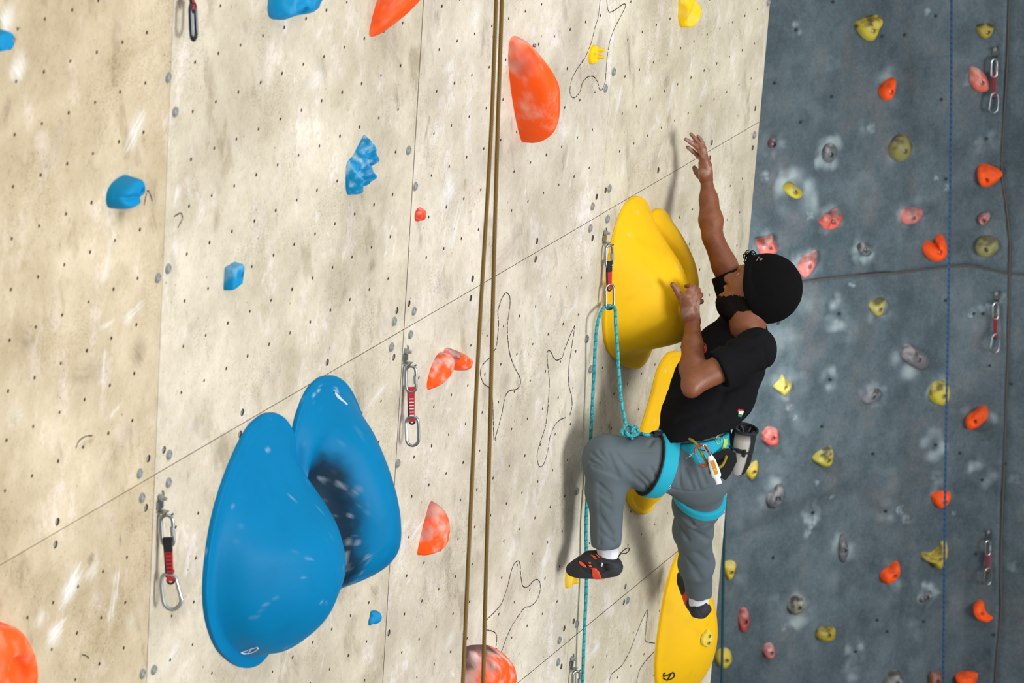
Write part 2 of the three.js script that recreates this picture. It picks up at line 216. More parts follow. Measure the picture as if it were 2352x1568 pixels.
{
  const sunk = SUNK.map((p) => st(...p)), screwGeo = merge([zcyl(0.0085, 0.0085, 0.004, 14), zcyl(0.0042, 0.0042, 0.003, 6).translate(0, 0, 0.0018)]);
  const holeLiner = std('#6a543f', 0.85);                          // raw dark edge of the boards and of the drilled holes
  for (let ci = -2; ci <= 2; ci++) for (let ri = -3; ri <= 1; ri++) {
    const inView = ci >= -1 && ri >= -2 && ri <= 0, s0 = ci * PW, t0 = ri * PW;
    const sh = new THREE.Shape(), g = GAP / 2;
    sh.moveTo(g, g); sh.lineTo(PW - g, g); sh.lineTo(PW - g, PW - g); sh.lineTo(g, PW - g); sh.closePath();
    const hole = (x, y, r, n) => { const h = new THREE.Path(); for (let i = 0; i < n; i++) { const a = -i / n * Math.PI * 2; h[i ? 'lineTo' : 'moveTo'](x + r * Math.cos(a), y + r * Math.sin(a)); } h.closePath(); sh.holes.push(h); };
    const mine = sunk.filter(([s, t]) => s > s0 + .02 && s < s0 + PW - .02 && t > t0 + .02 && t < t0 + PW - .02);
    if (inView) {
      for (let i = 0; i < 11; i++) for (let j = 0; j < 10; j++) {
        const x = 0.127 + i * 0.1242 + rr(-.002, .002), y = 0.187 + j * 0.1255 + rr(-.0015, .0015);
        if (mine.some(([s, t]) => Math.hypot(s - s0 - x, t - t0 - y) < 0.025)) continue;
        hole(x, y, rr(.0045, .0055), 9);
      }
      for (const [s, t] of mine) hole(s - s0, t - t0, 0.0105, 16);
    }
    const geo = new THREE.ExtrudeGeometry(sh, { depth: PT, bevelEnabled: false, steps: 1 }); geo.translate(0, 0, -PT);
    let mat;
    if (inView) { const map = panelTexture(ci, ri); map.repeat.set(1 / PW, 1 / PW); mat = std('#f4f4f4', 0.72, { map, bumpMap: grainBump, bumpScale: 0.0007 }); } else mat = std('#d8c49c', 0.8);
    const p = mesh('panel', geo, [mat, holeLiner], plyWall); p.position.set(s0, t0, rr(-.0008, .0008));
    for (const [s, t] of mine) { const m = mesh('screw', screwGeo, M.dullSteel, plyWall); m.position.set(s, t, -0.006); m.rotation.z = rnd() * 3; }
  }
  mesh('backing', box(7.6, 7.6, 0.06, 0.75, -0.75, -PT - 0.07), std('#54453a', 0.9), plyWall);
  mesh('return_panel', box(0.02, 7.6, 1.2, 4.51, -0.75, -0.62), std('#d9c7a2', 0.8), plyWall, 'plywood side of the wall at its free edge');
  const boltGeo = merge([zcyl(0.0142, 0.0132, 0.002, 24), new THREE.TorusGeometry(0.0085, 0.0022, 8, 20).translate(0, 0, 0.0022), zcyl(0.0068, 0.0062, 0.003, 6).translate(0, 0, 0.0015)]).translate(0, 0, 0.001);
  for (const [s, t] of BOLTS) { const m = mesh('bolt', boltGeo, M.dullSteel, plyWall); m.position.set(s, t, 0.0008); m.rotation.z = rnd() * 3; }
  // felt pen outlines of old volumes
  const Z = (x0, y0, l) => l.map(([x, y]) => [x0 + x / 3.92, y0 + y / 3.92]);
  const OUT = [
    Z(1200, 0, [[700, -30], [680, 150], [650, 250], [615, 390], [560, 520], [490, 620], [440, 720], [425, 820], [440, 870], [470, 878], [515, 825], [540, 740], [590, 690], [640, 690], [675, 740], [690, 800], [715, 805], [745, 720], [755, 560], [780, 390], [815, 280], [860, 190], [925, 60], [910, 35], [830, 90], [785, 110], [765, 80], [755, -30]]),
    [[1140, 795], [1145, 745], [1143, 715], [1152, 685], [1162, 672], [1170, 680], [1171, 700], [1166, 735], [1165, 765], [1170, 810], [1180, 840], [1193, 865], [1195, 880], [1187, 893], [1170, 897], [1160, 910], [1152, 950], [1143, 985], [1135, 1010], [1133, 985], [1131, 920], [1125, 893], [1110, 880], [1103, 860], [1104, 845], [1112, 833], [1125, 820], [1138, 800]],
    [[1320, 746], [1309, 770], [1298, 798], ...Z(1200, 800, [[380, 0], [355, 80], [310, 105], [280, 85], [260, 40], [235, 15], [220, 50], [225, 140], [240, 300], [230, 500], [205, 700], [150, 870], [130, 960], [140, 1040], [160, 1065], [190, 1040], [225, 930], [245, 800], [290, 690], [340, 640], [385, 622]])],
    [[1320, 746], [1316, 775], ...Z(1200, 800, [[440, 0], [415, 180], [415, 320], [440, 430], [445, 520], [425, 600]])],
    [...Z(600, 1168, [[2022, 1005], [2150, 870], [2210, 720], [2250, 560], [2280, 490], [2315, 470], [2330, 510], [2335, 600]]), ...Z(1200, 1168, [[0, 690], [30, 708], [60, 690], [95, 650], [130, 635], [155, 660], [160, 720], [140, 800], [100, 855], [60, 880], [30, 885], [0, 910]]), ...Z(600, 1168, [[2270, 1030], [2210, 1150], [2160, 1290]])],
    Z(600, 1168, [[2020, 1088], [2090, 1105], [2118, 1140], [2115, 1220], [2105, 1280]]),
    Z(1200, 1168, [[1190, 1210], [1108, 1190], [1110, 1080], [1120, 1000], [1125, 910], [1080, 990], [1020, 1140], [960, 1290], [900, 1400], [850, 1450], [800, 1490], [770, 1590]]),
    Z(1200, 1168, [[1185, 1285], [1100, 1380], [1050, 1460], [1020, 1590]]),
    Z(0, 400, [[1295, 280], [1310, 200], [1330, 145], [1350, 180], [1368, 240]]), Z(0, 800, [[680, 900], [710, 830], [770, 790], [830, 785]]), Z(0, 1168, [[740, 1315], [770, 1320], [800, 1345]]), Z(0, 400, [[1565, 380], [1625, 350], [1640, 400], [1600, 480]]),
  ];
  for (const line of OUT) {
    const pts = new THREE.CatmullRomCurve3(line.map(([x, y]) => V(...st(x, y), 0)), false, 'catmullrom', 0.4).getSpacedPoints(line.length * 14);
    const pos = [], idx = []; let on = true, left = 5;
    for (let i = 0; i < pts.length - 1; i++) {
      if (--left < 0) { on = !on; left = on ? 3 + rnd() * 14 : rnd() * 1.4; }
      if (!on) continue;
      const a = pts[i], b = pts[i + 1], t = b.clone().sub(a).normalize(), w = 0.0016 * rr(.6, 1.25), o = pos.length / 3;
      for (const [p, sgn] of [[a, 1], [a, -1], [b, 1], [b, -1]]) pos.push(p.x - t.y * w * sgn, p.y + t.x * w * sgn, 0.0012);
      idx.push(o, o + 1, o + 2, o + 2, o + 1, o + 3);
    }
    const g = new THREE.BufferGeometry(); g.setAttribute('position', new THREE.Float32BufferAttribute(pos, 3)); g.setIndex(idx); g.computeVertexNormals();
    mesh('pen_outline', g, M.marker, plyWall, 'thin hand drawn felt pen outline');
  }
}

// ------------------------------------------------------------------ dark textured climbing wall behind
const darkLocal = (px, py, d = 0) => { const p = D(px, py, d).sub(DO); return V(p.dot(D1), p.dot(D2), p.dot(D3)); };
const DX = [-1.9, 1.9], DY = [-2.6, 2.6];
const ridge = (x, y, ax, ay, bx, by) => { const k = ((x - ax) * (bx - ax) + (y - ay) * (by - ay)) / ((bx - ax) ** 2 + (by - ay) ** 2); const side = ((x - ax) * (by - ay) - (y - ay) * (bx - ax)) / Math.hypot(bx - ax, by - ay); return { k, side }; };
const dl2 = (px, py) => { const p = darkLocal(px, py); return [p.x, p.y]; };
const FACETS = [[1740, 520, 2060, 445, 0.09], [2035, 560, 1975, 1568, -0.07], [1830, 1440, 2160, 1340, 0.06], [2160, 1330, 2120, 1568, -0.05], [1660, 1240, 1980, 1130, -0.05]].map(([a, b, c, d, h]) => [...dl2(a, b), ...dl2(c, d), h]);
const SEAMH = [[1700, 668], [1860, 645], [1960, 636], [2060, 627], [2150, 617], [2225, 610], [2260, 617], [2318, 628], [2400, 632]].map((p) => dl2(...p));
const SEAMV = [[2318, -60], [2319, 0], [2315, 150], [2308, 260], [2304, 330], [2302, 400], [2312, 470], [2320, 560], [2319, 640], [2318, 800], [2312, 950], [2308, 1060], [2303, 1200], [2300, 1330], [2301, 1400], [2292, 1500], [2285, 1600]].map((p) => dl2(...p));
const segDist = (x, y, l) => { let m = 9; for (let i = 0; i + 1 < l.length; i++) { const [ax, ay] = l[i], [bx, by] = l[i + 1], k = clamp(((x - ax) * (bx - ax) + (y - ay) * (by - ay)) / ((bx - ax) ** 2 + (by - ay) ** 2), 0, 1); m = Math.min(m, Math.hypot(x - ax - k * (bx - ax), y - ay - k * (by - ay))); } return m; };
function darkRelief(x, y) {
  let z = foldOffset(x) + 0.02 * fbm(x * 1.3, y * 1.1, 2.2, 3) + 0.006 * fbm(x * 6, y * 6, 4.1, 3);
  for (const [ax, ay, bx, by, h] of FACETS) { const r = ridge(x, y, ax, ay, bx, by), on = sstep(-.15, .1, r.k) * (1 - sstep(.9, 1.15, r.k)); z += on * h * 0.4 * Math.exp(-Math.pow(Math.max(0, r.side) / 0.22, 1.5)) * sstep(-0.09, 0.03, r.side); }
  const s = Math.min(segDist(x, y, SEAMH), segDist(x, y, SEAMV)); z -= 0.012 * (1 - sstep(0.004, 0.014, s));
  return z;
}
// chalk rings and dabs where holds sit or sat, plus broad dabs painting the lit left side: pixel, radius in pixels, strength, ring (1) or dab (0)
const DUST_AND_LIGHT = [[1925, 720, 34, .75, 1], [2145, 1020, 34, .7, 1], [2258, 1085, 30, .6, 1], [1905, 872, 26, .45, 1], [2035, 1172, 26, .55, 1], [1868, 1180, 24, .6, 1], [2262, 325, 24, .45, 1], [1828, 68, 16, .5, 1], [1965, 1490, 26, .6, 1], [2065, 1170, 14, .8, 0], [1868, 1210, 14, .8, 0], [1828, 450, 50, .75, 1], [1904, 352, 34, .8, 1], [1985, 575, 30, .8, 1], [2085, 820, 48, .6, 1], [1783, 1135, 40, .65, 1], [1828, 1400, 36, .8, 1], [2130, 1365, 26, .8, 1], [1938, 1262, 34, .6, 1], [2005, 912, 28, .5, 1], [2020, 715, 30, .5, 1], [1797, 882, 34, .5, 1], [2040, 200, 38, .45, 1], [2067, 335, 40, .4, 1], [1773, 330, 24, .6, 1], [2157, 905, 36, .45, 1], [2043, 1315, 36, .45, 1], [2130, 28, 12, .6, 0], [2150, 408, 8, .8, 0], [2175, 430, 10, .5, 0], [2228, 725, 8, .8, 0], [2260, 705, 16, .4, 0], [2238, 715, 14, .3, 0], [1790, 400, 34, .3, 0], [1757, 405, 14, .55, 0], [1855, 490, 12, .6, 0], [1960, 655, 12, .55, 0], [1912, 145, 26, .18, 0], [2000, 295, 14, .5, 0], [1985, 300, 26, .25, 0], [1915, 1145, 8, .7, 0], [1877, 1108, 10, .6, 0], [1815, 935, 14, .5, 0], [1826, 958, 8, .7, 0], [1860, 1225, 16, .7, 0], [2190, 1178, 7, .7, 0], [2080, 1190, 18, .6, 0], [2150, 1095, 20, .3, 0], [1780, 1380, 20, .2, 0], [1800, 1440, 10, .5, 0], [1770, 1020, 26, .3, 0], [1758, 560, 30, .6, 1], [1853, 605, 34, .55, 1], [2090, 492, 34, .5, 1], [1902, 498, 30, .4, 1], [2268, 565, 34, .35, 1], [2245, 960, 34, .25, 1], [2160, 1140, 36, .3, 1], [2228, 185, 22, .35, 0], [2310, 690, 20, .35, 0], [2330, 1100, 16, .35, 0], [2325, 1300, 18, .3, 0], [1790, 790, 60, .28, 0], [1830, 860, 70, .2, 0], [1770, 650, 50, .25, 0], [1870, 700, 60, .18, 0], [1950, 760, 50, .16, 0], [1790, 1050, 60, .2, 0], [1850, 960, 50, .18, 0], [1720, 1180, 50, .2, 0], [1960, 1540, 40, .35, 0], [2090, 1440, 40, .2, 0], [1700, 1350, 40, .15, 0], [1850, 250, 60, .1, 0], [1975, 430, 50, .15, 0], [2040, 1100, 50, .12, 0], [1905, 1330, 50, .12, 0]];
const darkWall = new THREE.Group(); darkWall.name = 'wall_back'; darkWall.position.copy(DO); darkWall.quaternion.copy(DARKQ); scene.add(darkWall);
tag(darkWall, 'dark slate grey textured climbing wall in the background', null, null, 'structure');
{
  const w = DX[1] - DX[0], h = DY[1] - DY[0], S = 1400, H = Math.round(S * h / w);
  const map = canvasTexture(S, H, (ctx) => {
    const im = ctx.createImageData(S, H), d = im.data;
    for (let y = 0; y < H; y++) for (let x = 0; x < S; x++) {
      const X = DX[0] + w * x / S, Y = DY[1] - h * y / H, o = 4 * (y * S + x);
      const a = tf(X * 0.16 + .1, Y * 0.1 + .3) - .5, b = tf(X * 0.5 + .3, Y * 0.22) - .5, c = tf(X * 1.1, Y * 0.9 + .2) - .5, f = tn(2, X * 3.1, Y * 2.2) - .5, g = rnd() - .5;
      const brown = sstep(0.05, 0.3, b + c * .5 - a * .3), v = a * 40 + b * 30 + c * 26 + f * 14 + g * 10;
      d[o] = clamp(84 + v + brown * 2, 0, 255); d[o + 1] = clamp(98 + v - brown * 5, 0, 255); d[o + 2] = clamp(105 + v * 1.02 - brown * 8, 0, 255); d[o + 3] = 255;
    }
    ctx.putImageData(im, 0, 0);
    const k = S / w, at = (px, py) => { const [X, Y] = dl2(px, py); return [(X - DX[0]) * k, (DY[1] - Y) * k]; };
    for (const [px, py, r, a, ring] of DUST_AND_LIGHT) {
      const [x, y] = at(px, py), q = r / 500 * k;
      if (ring) { const n = Math.round(30 + r), sq = rr(.7, 1), a0 = rr(0, 6); for (let i = 0; i < n; i++) { const t = rr(0, 6.28), o = sstep(-.15, .5, N3(Math.cos(t + a0) * 1.1, Math.sin(t + a0) * 1.1, px * .013)), m = q * rr(.55, 1.2) * (1 + .3 * N3(Math.cos(t) * 1.6, Math.sin(t) * 1.6, py * .017)); softBrush(ctx, x + m * Math.cos(t) * sq, y + m * Math.sin(t), q * rr(.2, .5), q * rr(.25, .6), a * .34 * (0.1 + 1.1 * o), '176,190,192'); } } else
        for (let i = 0; i < 16; i++) softBrush(ctx, x + q * rr(-.6, .6), y + q * rr(-.7, .7), q * rr(.15, .55), q * rr(.2, .6), a * .42, '180,195,200');
    }
    for (let i = 0; i < 150; i++) { const x = rr(0, S), y = rr(0, H), l = rr(6, 40); smear(ctx, x, y, x + rr(-6, 6), y + l, rr(2, 14), rr(.05, .2), rnd() < .55 ? '165,175,178' : '34,36,38', 8); }
  });
  const nx = 380, ny = 520, g = new THREE.PlaneGeometry(w, h, nx, ny), p = g.attributes.position, uv = g.attributes.uv;
  for (let i = 0; i < p.count; i++) { const x = p.getX(i) + (DX[0] + DX[1]) / 2, y = p.getY(i); p.setXYZ(i, x, y, darkRelief(x, y)); uv.setXY(i, (x - DX[0]) / w, (y - DY[0]) / h); }
  g.computeVertexNormals();
  const bump = grainBump.clone(); bump.repeat.set(w / .35, h / .35); bump.needsUpdate = true;
  mesh('surface', g, std('#ffffff', 0.85, { map, bumpMap: bump, bumpScale: 0.0016 }), darkWall);
  mesh('backing', box(w, h, 0.08, 0, 0, -0.34), std('#3a3d40', 0.9), darkWall);
  mesh('facet_above', box(w, 3.2, 0.1, 0, DY[1] + 1.6, -0.1), std('#545c60', 0.9), darkWall);
  mesh('facet_below', box(w, 1.4, 0.1, 0, DY[0] - 0.7, -0.1), std('#545c60', 0.9), darkWall);
  const strip = (l, r, name) => mesh(name, tube(l.map(([x, y]) => V(x, y, darkRelief(x, y) + 0.006)), r, 160, 6), std('#544f4c', 0.9), darkWall, 'ragged brownish sealant along a joint');
  strip(SEAMH, 0.005, 'sealant'); strip(SEAMV, 0.0052, 'sealant');
  // empty threaded inserts, too small to pick apart
  const nuts = [[1828, 68], [2150, 37], [1778, 190], [1910, 222], [2162, 228], [2266, 318], [1912, 3], [2026, 83], [2078, 80], [2172, 410], [2172, 690], [2237, 720], [2258, 720], [1928, 722], [1786, 742], [1907, 872], [1888, 980], [2008, 1045], [2148, 1020], [2257, 1102], [2204, 1040], [2033, 1172], [1870, 1180], [2274, 840], [1777, 1282], [2242, 1272], [2122, 1428], [2012, 1420], [1967, 1498], [2283, 1457], [2324, 882], [2312, 1065], [2036, 1448], [1838, 280]].map(([a, b]) => { const [x, y] = dl2(a, b); return merge([new THREE.TorusGeometry(0.0058, 0.002, 6, 12), zcyl(0.005, 0.005, 0.002, 10)]).translate(x, y, darkRelief(x, y) + 0.003); });
  const m = mesh('threaded_inserts', merge(nuts), std('#1d1e20', 0.6), darkWall, 'empty dark threaded inserts'); m.userData.kind = 'stuff';
}

{ // added globe lamp, out of view in the gap behind the plywood wall: it lights the near part of the dark wall
  const p = D(1668, 800, .5), len = ROOM.y1 - p.y, lamp = thing('added_pendant_lamp', 'added white globe lamp on a long cable, unseen in the gap behind the plywood wall', 'lamp', p);
  mesh('globe', new THREE.SphereGeometry(.1, 32, 20), std('#ffffff', .5, { emissive: new THREE.Color(1, 1, 1), emissiveIntensity: 2.5 }), lamp);
  mesh('cap', cyl(.05, .06, .07, 20).translate(0, .12, 0), M.darkSteel, lamp); mesh('cable', cyl(.006, .006, len - .15, 8).translate(0, .15 + (len - .15) / 2, 0), M.black, lamp);
  const l = new THREE.PointLight(new THREE.Color(.96, 1, 1), 3, 0, 2); l.name = 'added_globe_light'; l.castShadow = true; l.shadow.radius = 6; lamp.add(l);
}

// ------------------------------------------------------------------ climbing holds
const smoothClosed = (pts, n) => new THREE.CatmullRomCurve3(pts.map(([x, y]) => V(x, y, 0)), true, 'centripetal').getSpacedPoints(n).slice(0, n);
// loft: closed outline on the wall (metres), profile of [shrink, height] from rim to apex, apex shift; f(p, theta, rho) may move a vertex, pits are bolt recesses [x, y, r, depth]
function loft({ outline, n = 72, rings = 26, profile, apex = [0, 0], lean = 1, f, pits = [] }) {
  const o = smoothClosed(outline, n), c = o.reduce((a, p) => a.add(p), V()).divideScalar(n), prof = new THREE.SplineCurve(profile.map(([r, z]) => new THREE.Vector2(r, z))), zmax = Math.max(...profile.map((p) => p[1]));
  const pos = [], idx = [], q = V();
  for (let k = 0; k <= rings; k++) {
    const m = prof.getPoint(k / rings), sc = Math.max(0, 1 - m.x), sh = Math.pow(clamp(m.y / zmax, 0, 1), lean);
    for (let i = 0; i < n; i++) {
      q.set(c.x + (o[i].x - c.x) * sc + apex[0] * sh, c.y + (o[i].y - c.y) * sc + apex[1] * sh, m.y);
      if (f) f(q, Math.atan2(o[i].y - c.y, o[i].x - c.x), k / rings);
      for (const [bx, by, br, bd] of pits) { const d = Math.hypot(q.x - bx, q.y - by); if (d < br * 1.6) q.z -= bd * (1 - sstep(br * .75, br * 1.15, d)); }
      pos.push(q.x, q.y, Math.max(q.z, k ? 0.0015 : -0.004));
    }
  }
  for (let k = 0; k < rings; k++) for (let i = 0; i < n; i++) { const j = (i + 1) % n, a = k * n + i, b = k * n + j; idx.push(a, b, a + n, b, b + n, a + n); }
  const g = new THREE.BufferGeometry(); g.setAttribute('position', new THREE.Float32BufferAttribute(pos, 3)); g.setIndex(idx); g.computeVertexNormals();
  const s = g.attributes.normal; let up = 0; for (let i = 0; i < s.count; i++) up += s.getZ(i); if (up < 0) { for (let i = 0; i < idx.length; i += 3) [idx[i], idx[i + 1]] = [idx[i + 1], idx[i]]; g.setIndex(idx); g.computeVertexNormals(); }
  return g;
}
const DOME = (h, lip = 0.004) => [[0, 0], [0.01, lip], [0.05, h * .3], [0.14, h * .55], [0.3, h * .8], [0.5, h * .94], [0.75, h * .99], [1, h]];
const FLAT = (h) => [[0, 0], [0.02, h * .3], [0.07, h * .7], [0.16, h * .93], [0.35, h], [0.7, h * 1.02], [1, h]];
const ell = (a, b, sq = 2, rot = 0, wob = 0, sd = 0) => { const r = []; for (let i = 0; i < 20; i++) { const t = i / 20 * 6.2832, c = Math.cos(t), s = Math.sin(t), k = 1 + wob * N3(c * 1.7, s * 1.7, sd * 3.7); const x = a * k * Math.sign(c) * Math.abs(c) ** (2 / sq), y = b * k * Math.sign(s) * Math.abs(s) ** (2 / sq); r.push([x * Math.cos(rot) - y * Math.sin(rot), x * Math.sin(rot) + y * Math.cos(rot)]); } return r; };
const boltHead = merge([zcyl(0.0062, 0.0062, 0.006, 12), new THREE.TorusGeometry(0.0045, 0.0016, 6, 12).translate(0, 0, 0.003)]);
// dust and grime on a hold: patches with ragged outlines; up = how much of it lies on the upper side
function skin(base, { chalk = 0.3, chalkC = '#d9cfca', grime = 0, grimeC = '#5a3b3e', sc = 22, up = 0.5, sd = 0, H = 0.1 }) {
  const b = lin(base), c = lin(chalkC), g = lin(grimeC);
  return (p) => {
    const n = fbm(p.x * sc + sd, p.y * sc * .8, p.z * sc, 4), m = fbm(p.x * sc * .5 + 9 + sd, p.y * sc * .5, p.z * sc * .5, 3), fine = N3(p.x * 160, p.y * 160, p.z * 160 + sd), hgt = clamp(p.y / H, -1, 1) * up;
    let q = mix3(b, c, chalk * sstep(-.08, .46, n + hgt * .34 + fine * .09));
    q = mix3(q, g, grime * sstep(.04, .46, m + hgt * .5 + fine * .07 - .06));
    return q;
  };
}
const plastic = new THREE.MeshPhysicalMaterial({ vertexColors: true, roughness: 0.6, specularIntensity: 0.45 });
const glossy = new THREE.MeshPhysicalMaterial({ vertexColors: true, roughness: 0.52, specularIntensity: 0.2 });
function placeHold(name, label, geo, mat, pos, quat, group, bolts = []) {
  if (!bolts.length) { const m = solo(name, geo, mat, label, 'hold', group); m.position.copy(pos); m.quaternion.copy(quat); return m; }
  const g = thing(name, label, 'hold', pos, quat, group); mesh('body', geo, mat, g);
  for (const [x, y, z, nx = 0, ny = 0] of bolts) { const b = mesh('bolt', boltHead, M.steel, g, 'steel bolt head'); b.position.set(x, y, z); b.lookAt(b.position.clone().applyQuaternion(quat).add(pos).add(V(nx, ny, 1).applyQuaternion(quat))); b.quaternion.setFromUnitVectors(V(0, 0, 1), V(nx, ny, 1).normalize()); }
  return g;
}
const GROUP = { blue: 'blue holds on the plywood wall', orange: 'orange holds on the plywood wall', yellow: 'yellow holds on the plywood wall', dark: 'holds on the dark wall' };
// outline given by pixels of the base on the plywood wall, relative to the point of pixel (px, py)
const basePx = (px, py, list) => { const [s, t] = st(px, py); return list.map(([x, y]) => { const q = st(x, y); return [q[0] - s, q[1] - t]; }); };
const rockF = (amp, sc, sd) => (q) => { const k = fbm(q.x * sc + sd, q.y * sc, q.z * sc, 3), l = N3(q.x * sc * .5 - sd, q.y * sc * .5, q.z * sc * .5); q.z += sstep(0, .02, q.z) * amp * (k + l * .6); q.x += amp * .5 * k * sstep(0, .02, q.z); q.y += amp * .5 * l * sstep(0, .02, q.z); };
const facetF = (planes) => (q) => { for (const [nx, ny, nz, d] of planes) { const e = q.x * nx + q.y * ny + q.z * nz - d; if (e > 0) { q.x -= nx * e; q.y -= ny * e; q.z -= nz * e; } } };
const unit = (x, y, z, d) => { const l = Math.hypot(x, y, z); return [x / l, y / l, z / l, d]; };

const BLUE = '#0086bb', ORANGE = '#ff5a14', YELLOW = '#f2c714';
{ // blue holds
  const q = WALLQ, bl = (o) => skin(BLUE, { chalk: .25, chalkC: '#bcd8e4', up: .2, ...o });
  let g = loft({ outline: basePx(660, 20, [[615, 10], [616, 33], [625, 44], [648, 40], [672, 34], [695, 28], [712, 10], [716, -20], [700, -60], [660, -70], [625, -40]]), profile: DOME(.06), apex: [0, 0], n: 90, rings: 30, f: rockF(.03, 12, 1), pits: [[-.0, .0, .012, .03]] });
  placeHold('climbing_hold', 'blue craggy hold cut by the top edge, between quickdraw and orange hold', paint(g, bl({ sd: 1, chalk: .1 })), plastic, W(660, 20), q, GROUP.blue, [[0, .0, .03]]);
  g = loft({ outline: basePx(-4, 92, [[-30, 80], [-30, 115], [-8, 112], [0, 112], [8, 95], [5, 72], [-10, 66]]), profile: FLAT(.035), f: rockF(.008, 20, 5) });
  placeHold('climbing_hold', 'small blue blocky hold cut by the left edge of the photo', paint(g, bl({ sd: 2, chalk: 0 })), plastic, W(-4, 92), q, GROUP.blue, [[.006, .004, .035]]);
  g = loft({ outline: ell(.062, .036, 2.4, .1), profile: [[0, 0], [.03, .02], [.1, .04], [.22, .05], [.4, .053], [1, .052]], n: 60, f: (v) => { v.z += -0.012 * Math.exp(-(((v.y + .008 + v.x * .2) / .008) ** 2)) * sstep(.015, .03, v.z); v.z += .006 * N3(v.x * 20, v.y * 20, 3) * sstep(.01, .03, v.z); }, pits: [[.034, .004, .007, .014]] });
  placeHold('climbing_hold', 'blue rounded pentagonal hold with a groove and one bolt hole', paint(g, bl({ sd: 3, chalk: 0 })), plastic, W(272, 440), q, GROUP.blue, [[.034, .004, .034]]);
  g = loft({ outline: [[-.034, .028], [-.033, .031], [-.005, .0325], [.02, .034], [.032, .03], [.035, .025], [.035, -.022], [.033, -.025], [.012, -.028], [-.03, -.031], [-.034, -.028], [-.035, 0]], profile: FLAT(.026), n: 60, f: rockF(.004, 30, 2), pits: [[.02, .002, .008, .018]] });
  placeHold('climbing_hold', 'small blue square block hold with a bolt on its right face', paint(g, bl({ sd: 4, chalk: .25, sc: 40, up: 1, H: .03 })), plastic, W(529, 634), q, GROUP.blue, [[.02, .002, .014]]);
  g = loft({ outline: basePx(812, 385, [[836, 310], [842, 318], [846, 345], [840, 380], [830, 415], [820, 435], [800, 447], [795, 437], [794, 400], [797, 375], [812, 355], [825, 330]]), profile: [[0, 0], [.03, .008], [.15, .018], [.35, .026], [.6, .03], [1, .03]], n: 110, rings: 34, f: (v) => { const k = fbm(v.x * 26, v.y * 22 + 3, v.z * 20, 3); v.z += (.03 * Math.abs(k) + .012 * Math.sin(v.y * 60 + v.x * 90)) * sstep(.004, .014, v.z); } });
  placeHold('climbing_hold', 'tall jagged blue hold with chalk in its cracks', paint(g, bl({ sd: 5, chalk: .6, chalkC: '#cfe2ec', sc: 46, up: 0 })), plastic, W(812, 385), q, GROUP.blue);
  g = loft({ outline: basePx(855, 1420, [[851, 1405], [862, 1402], [864, 1412], [862, 1425], [858, 1431], [851, 1432], [847, 1436], [847, 1425], [850, 1414]]), profile: DOME(.012), n: 60, f: (v) => { v.z += .014 * Math.exp(-(((v.x - .012) / .016) ** 2 + ((v.y - .004) / .024) ** 2)) * sstep(.001, .006, v.z); } });
  placeHold('climbing_hold', 'tiny blue foothold below the big blue volume', paint(g, bl({ sd: 6, chalk: 0 })), plastic, W(855, 1420), q, GROUP.blue);
}
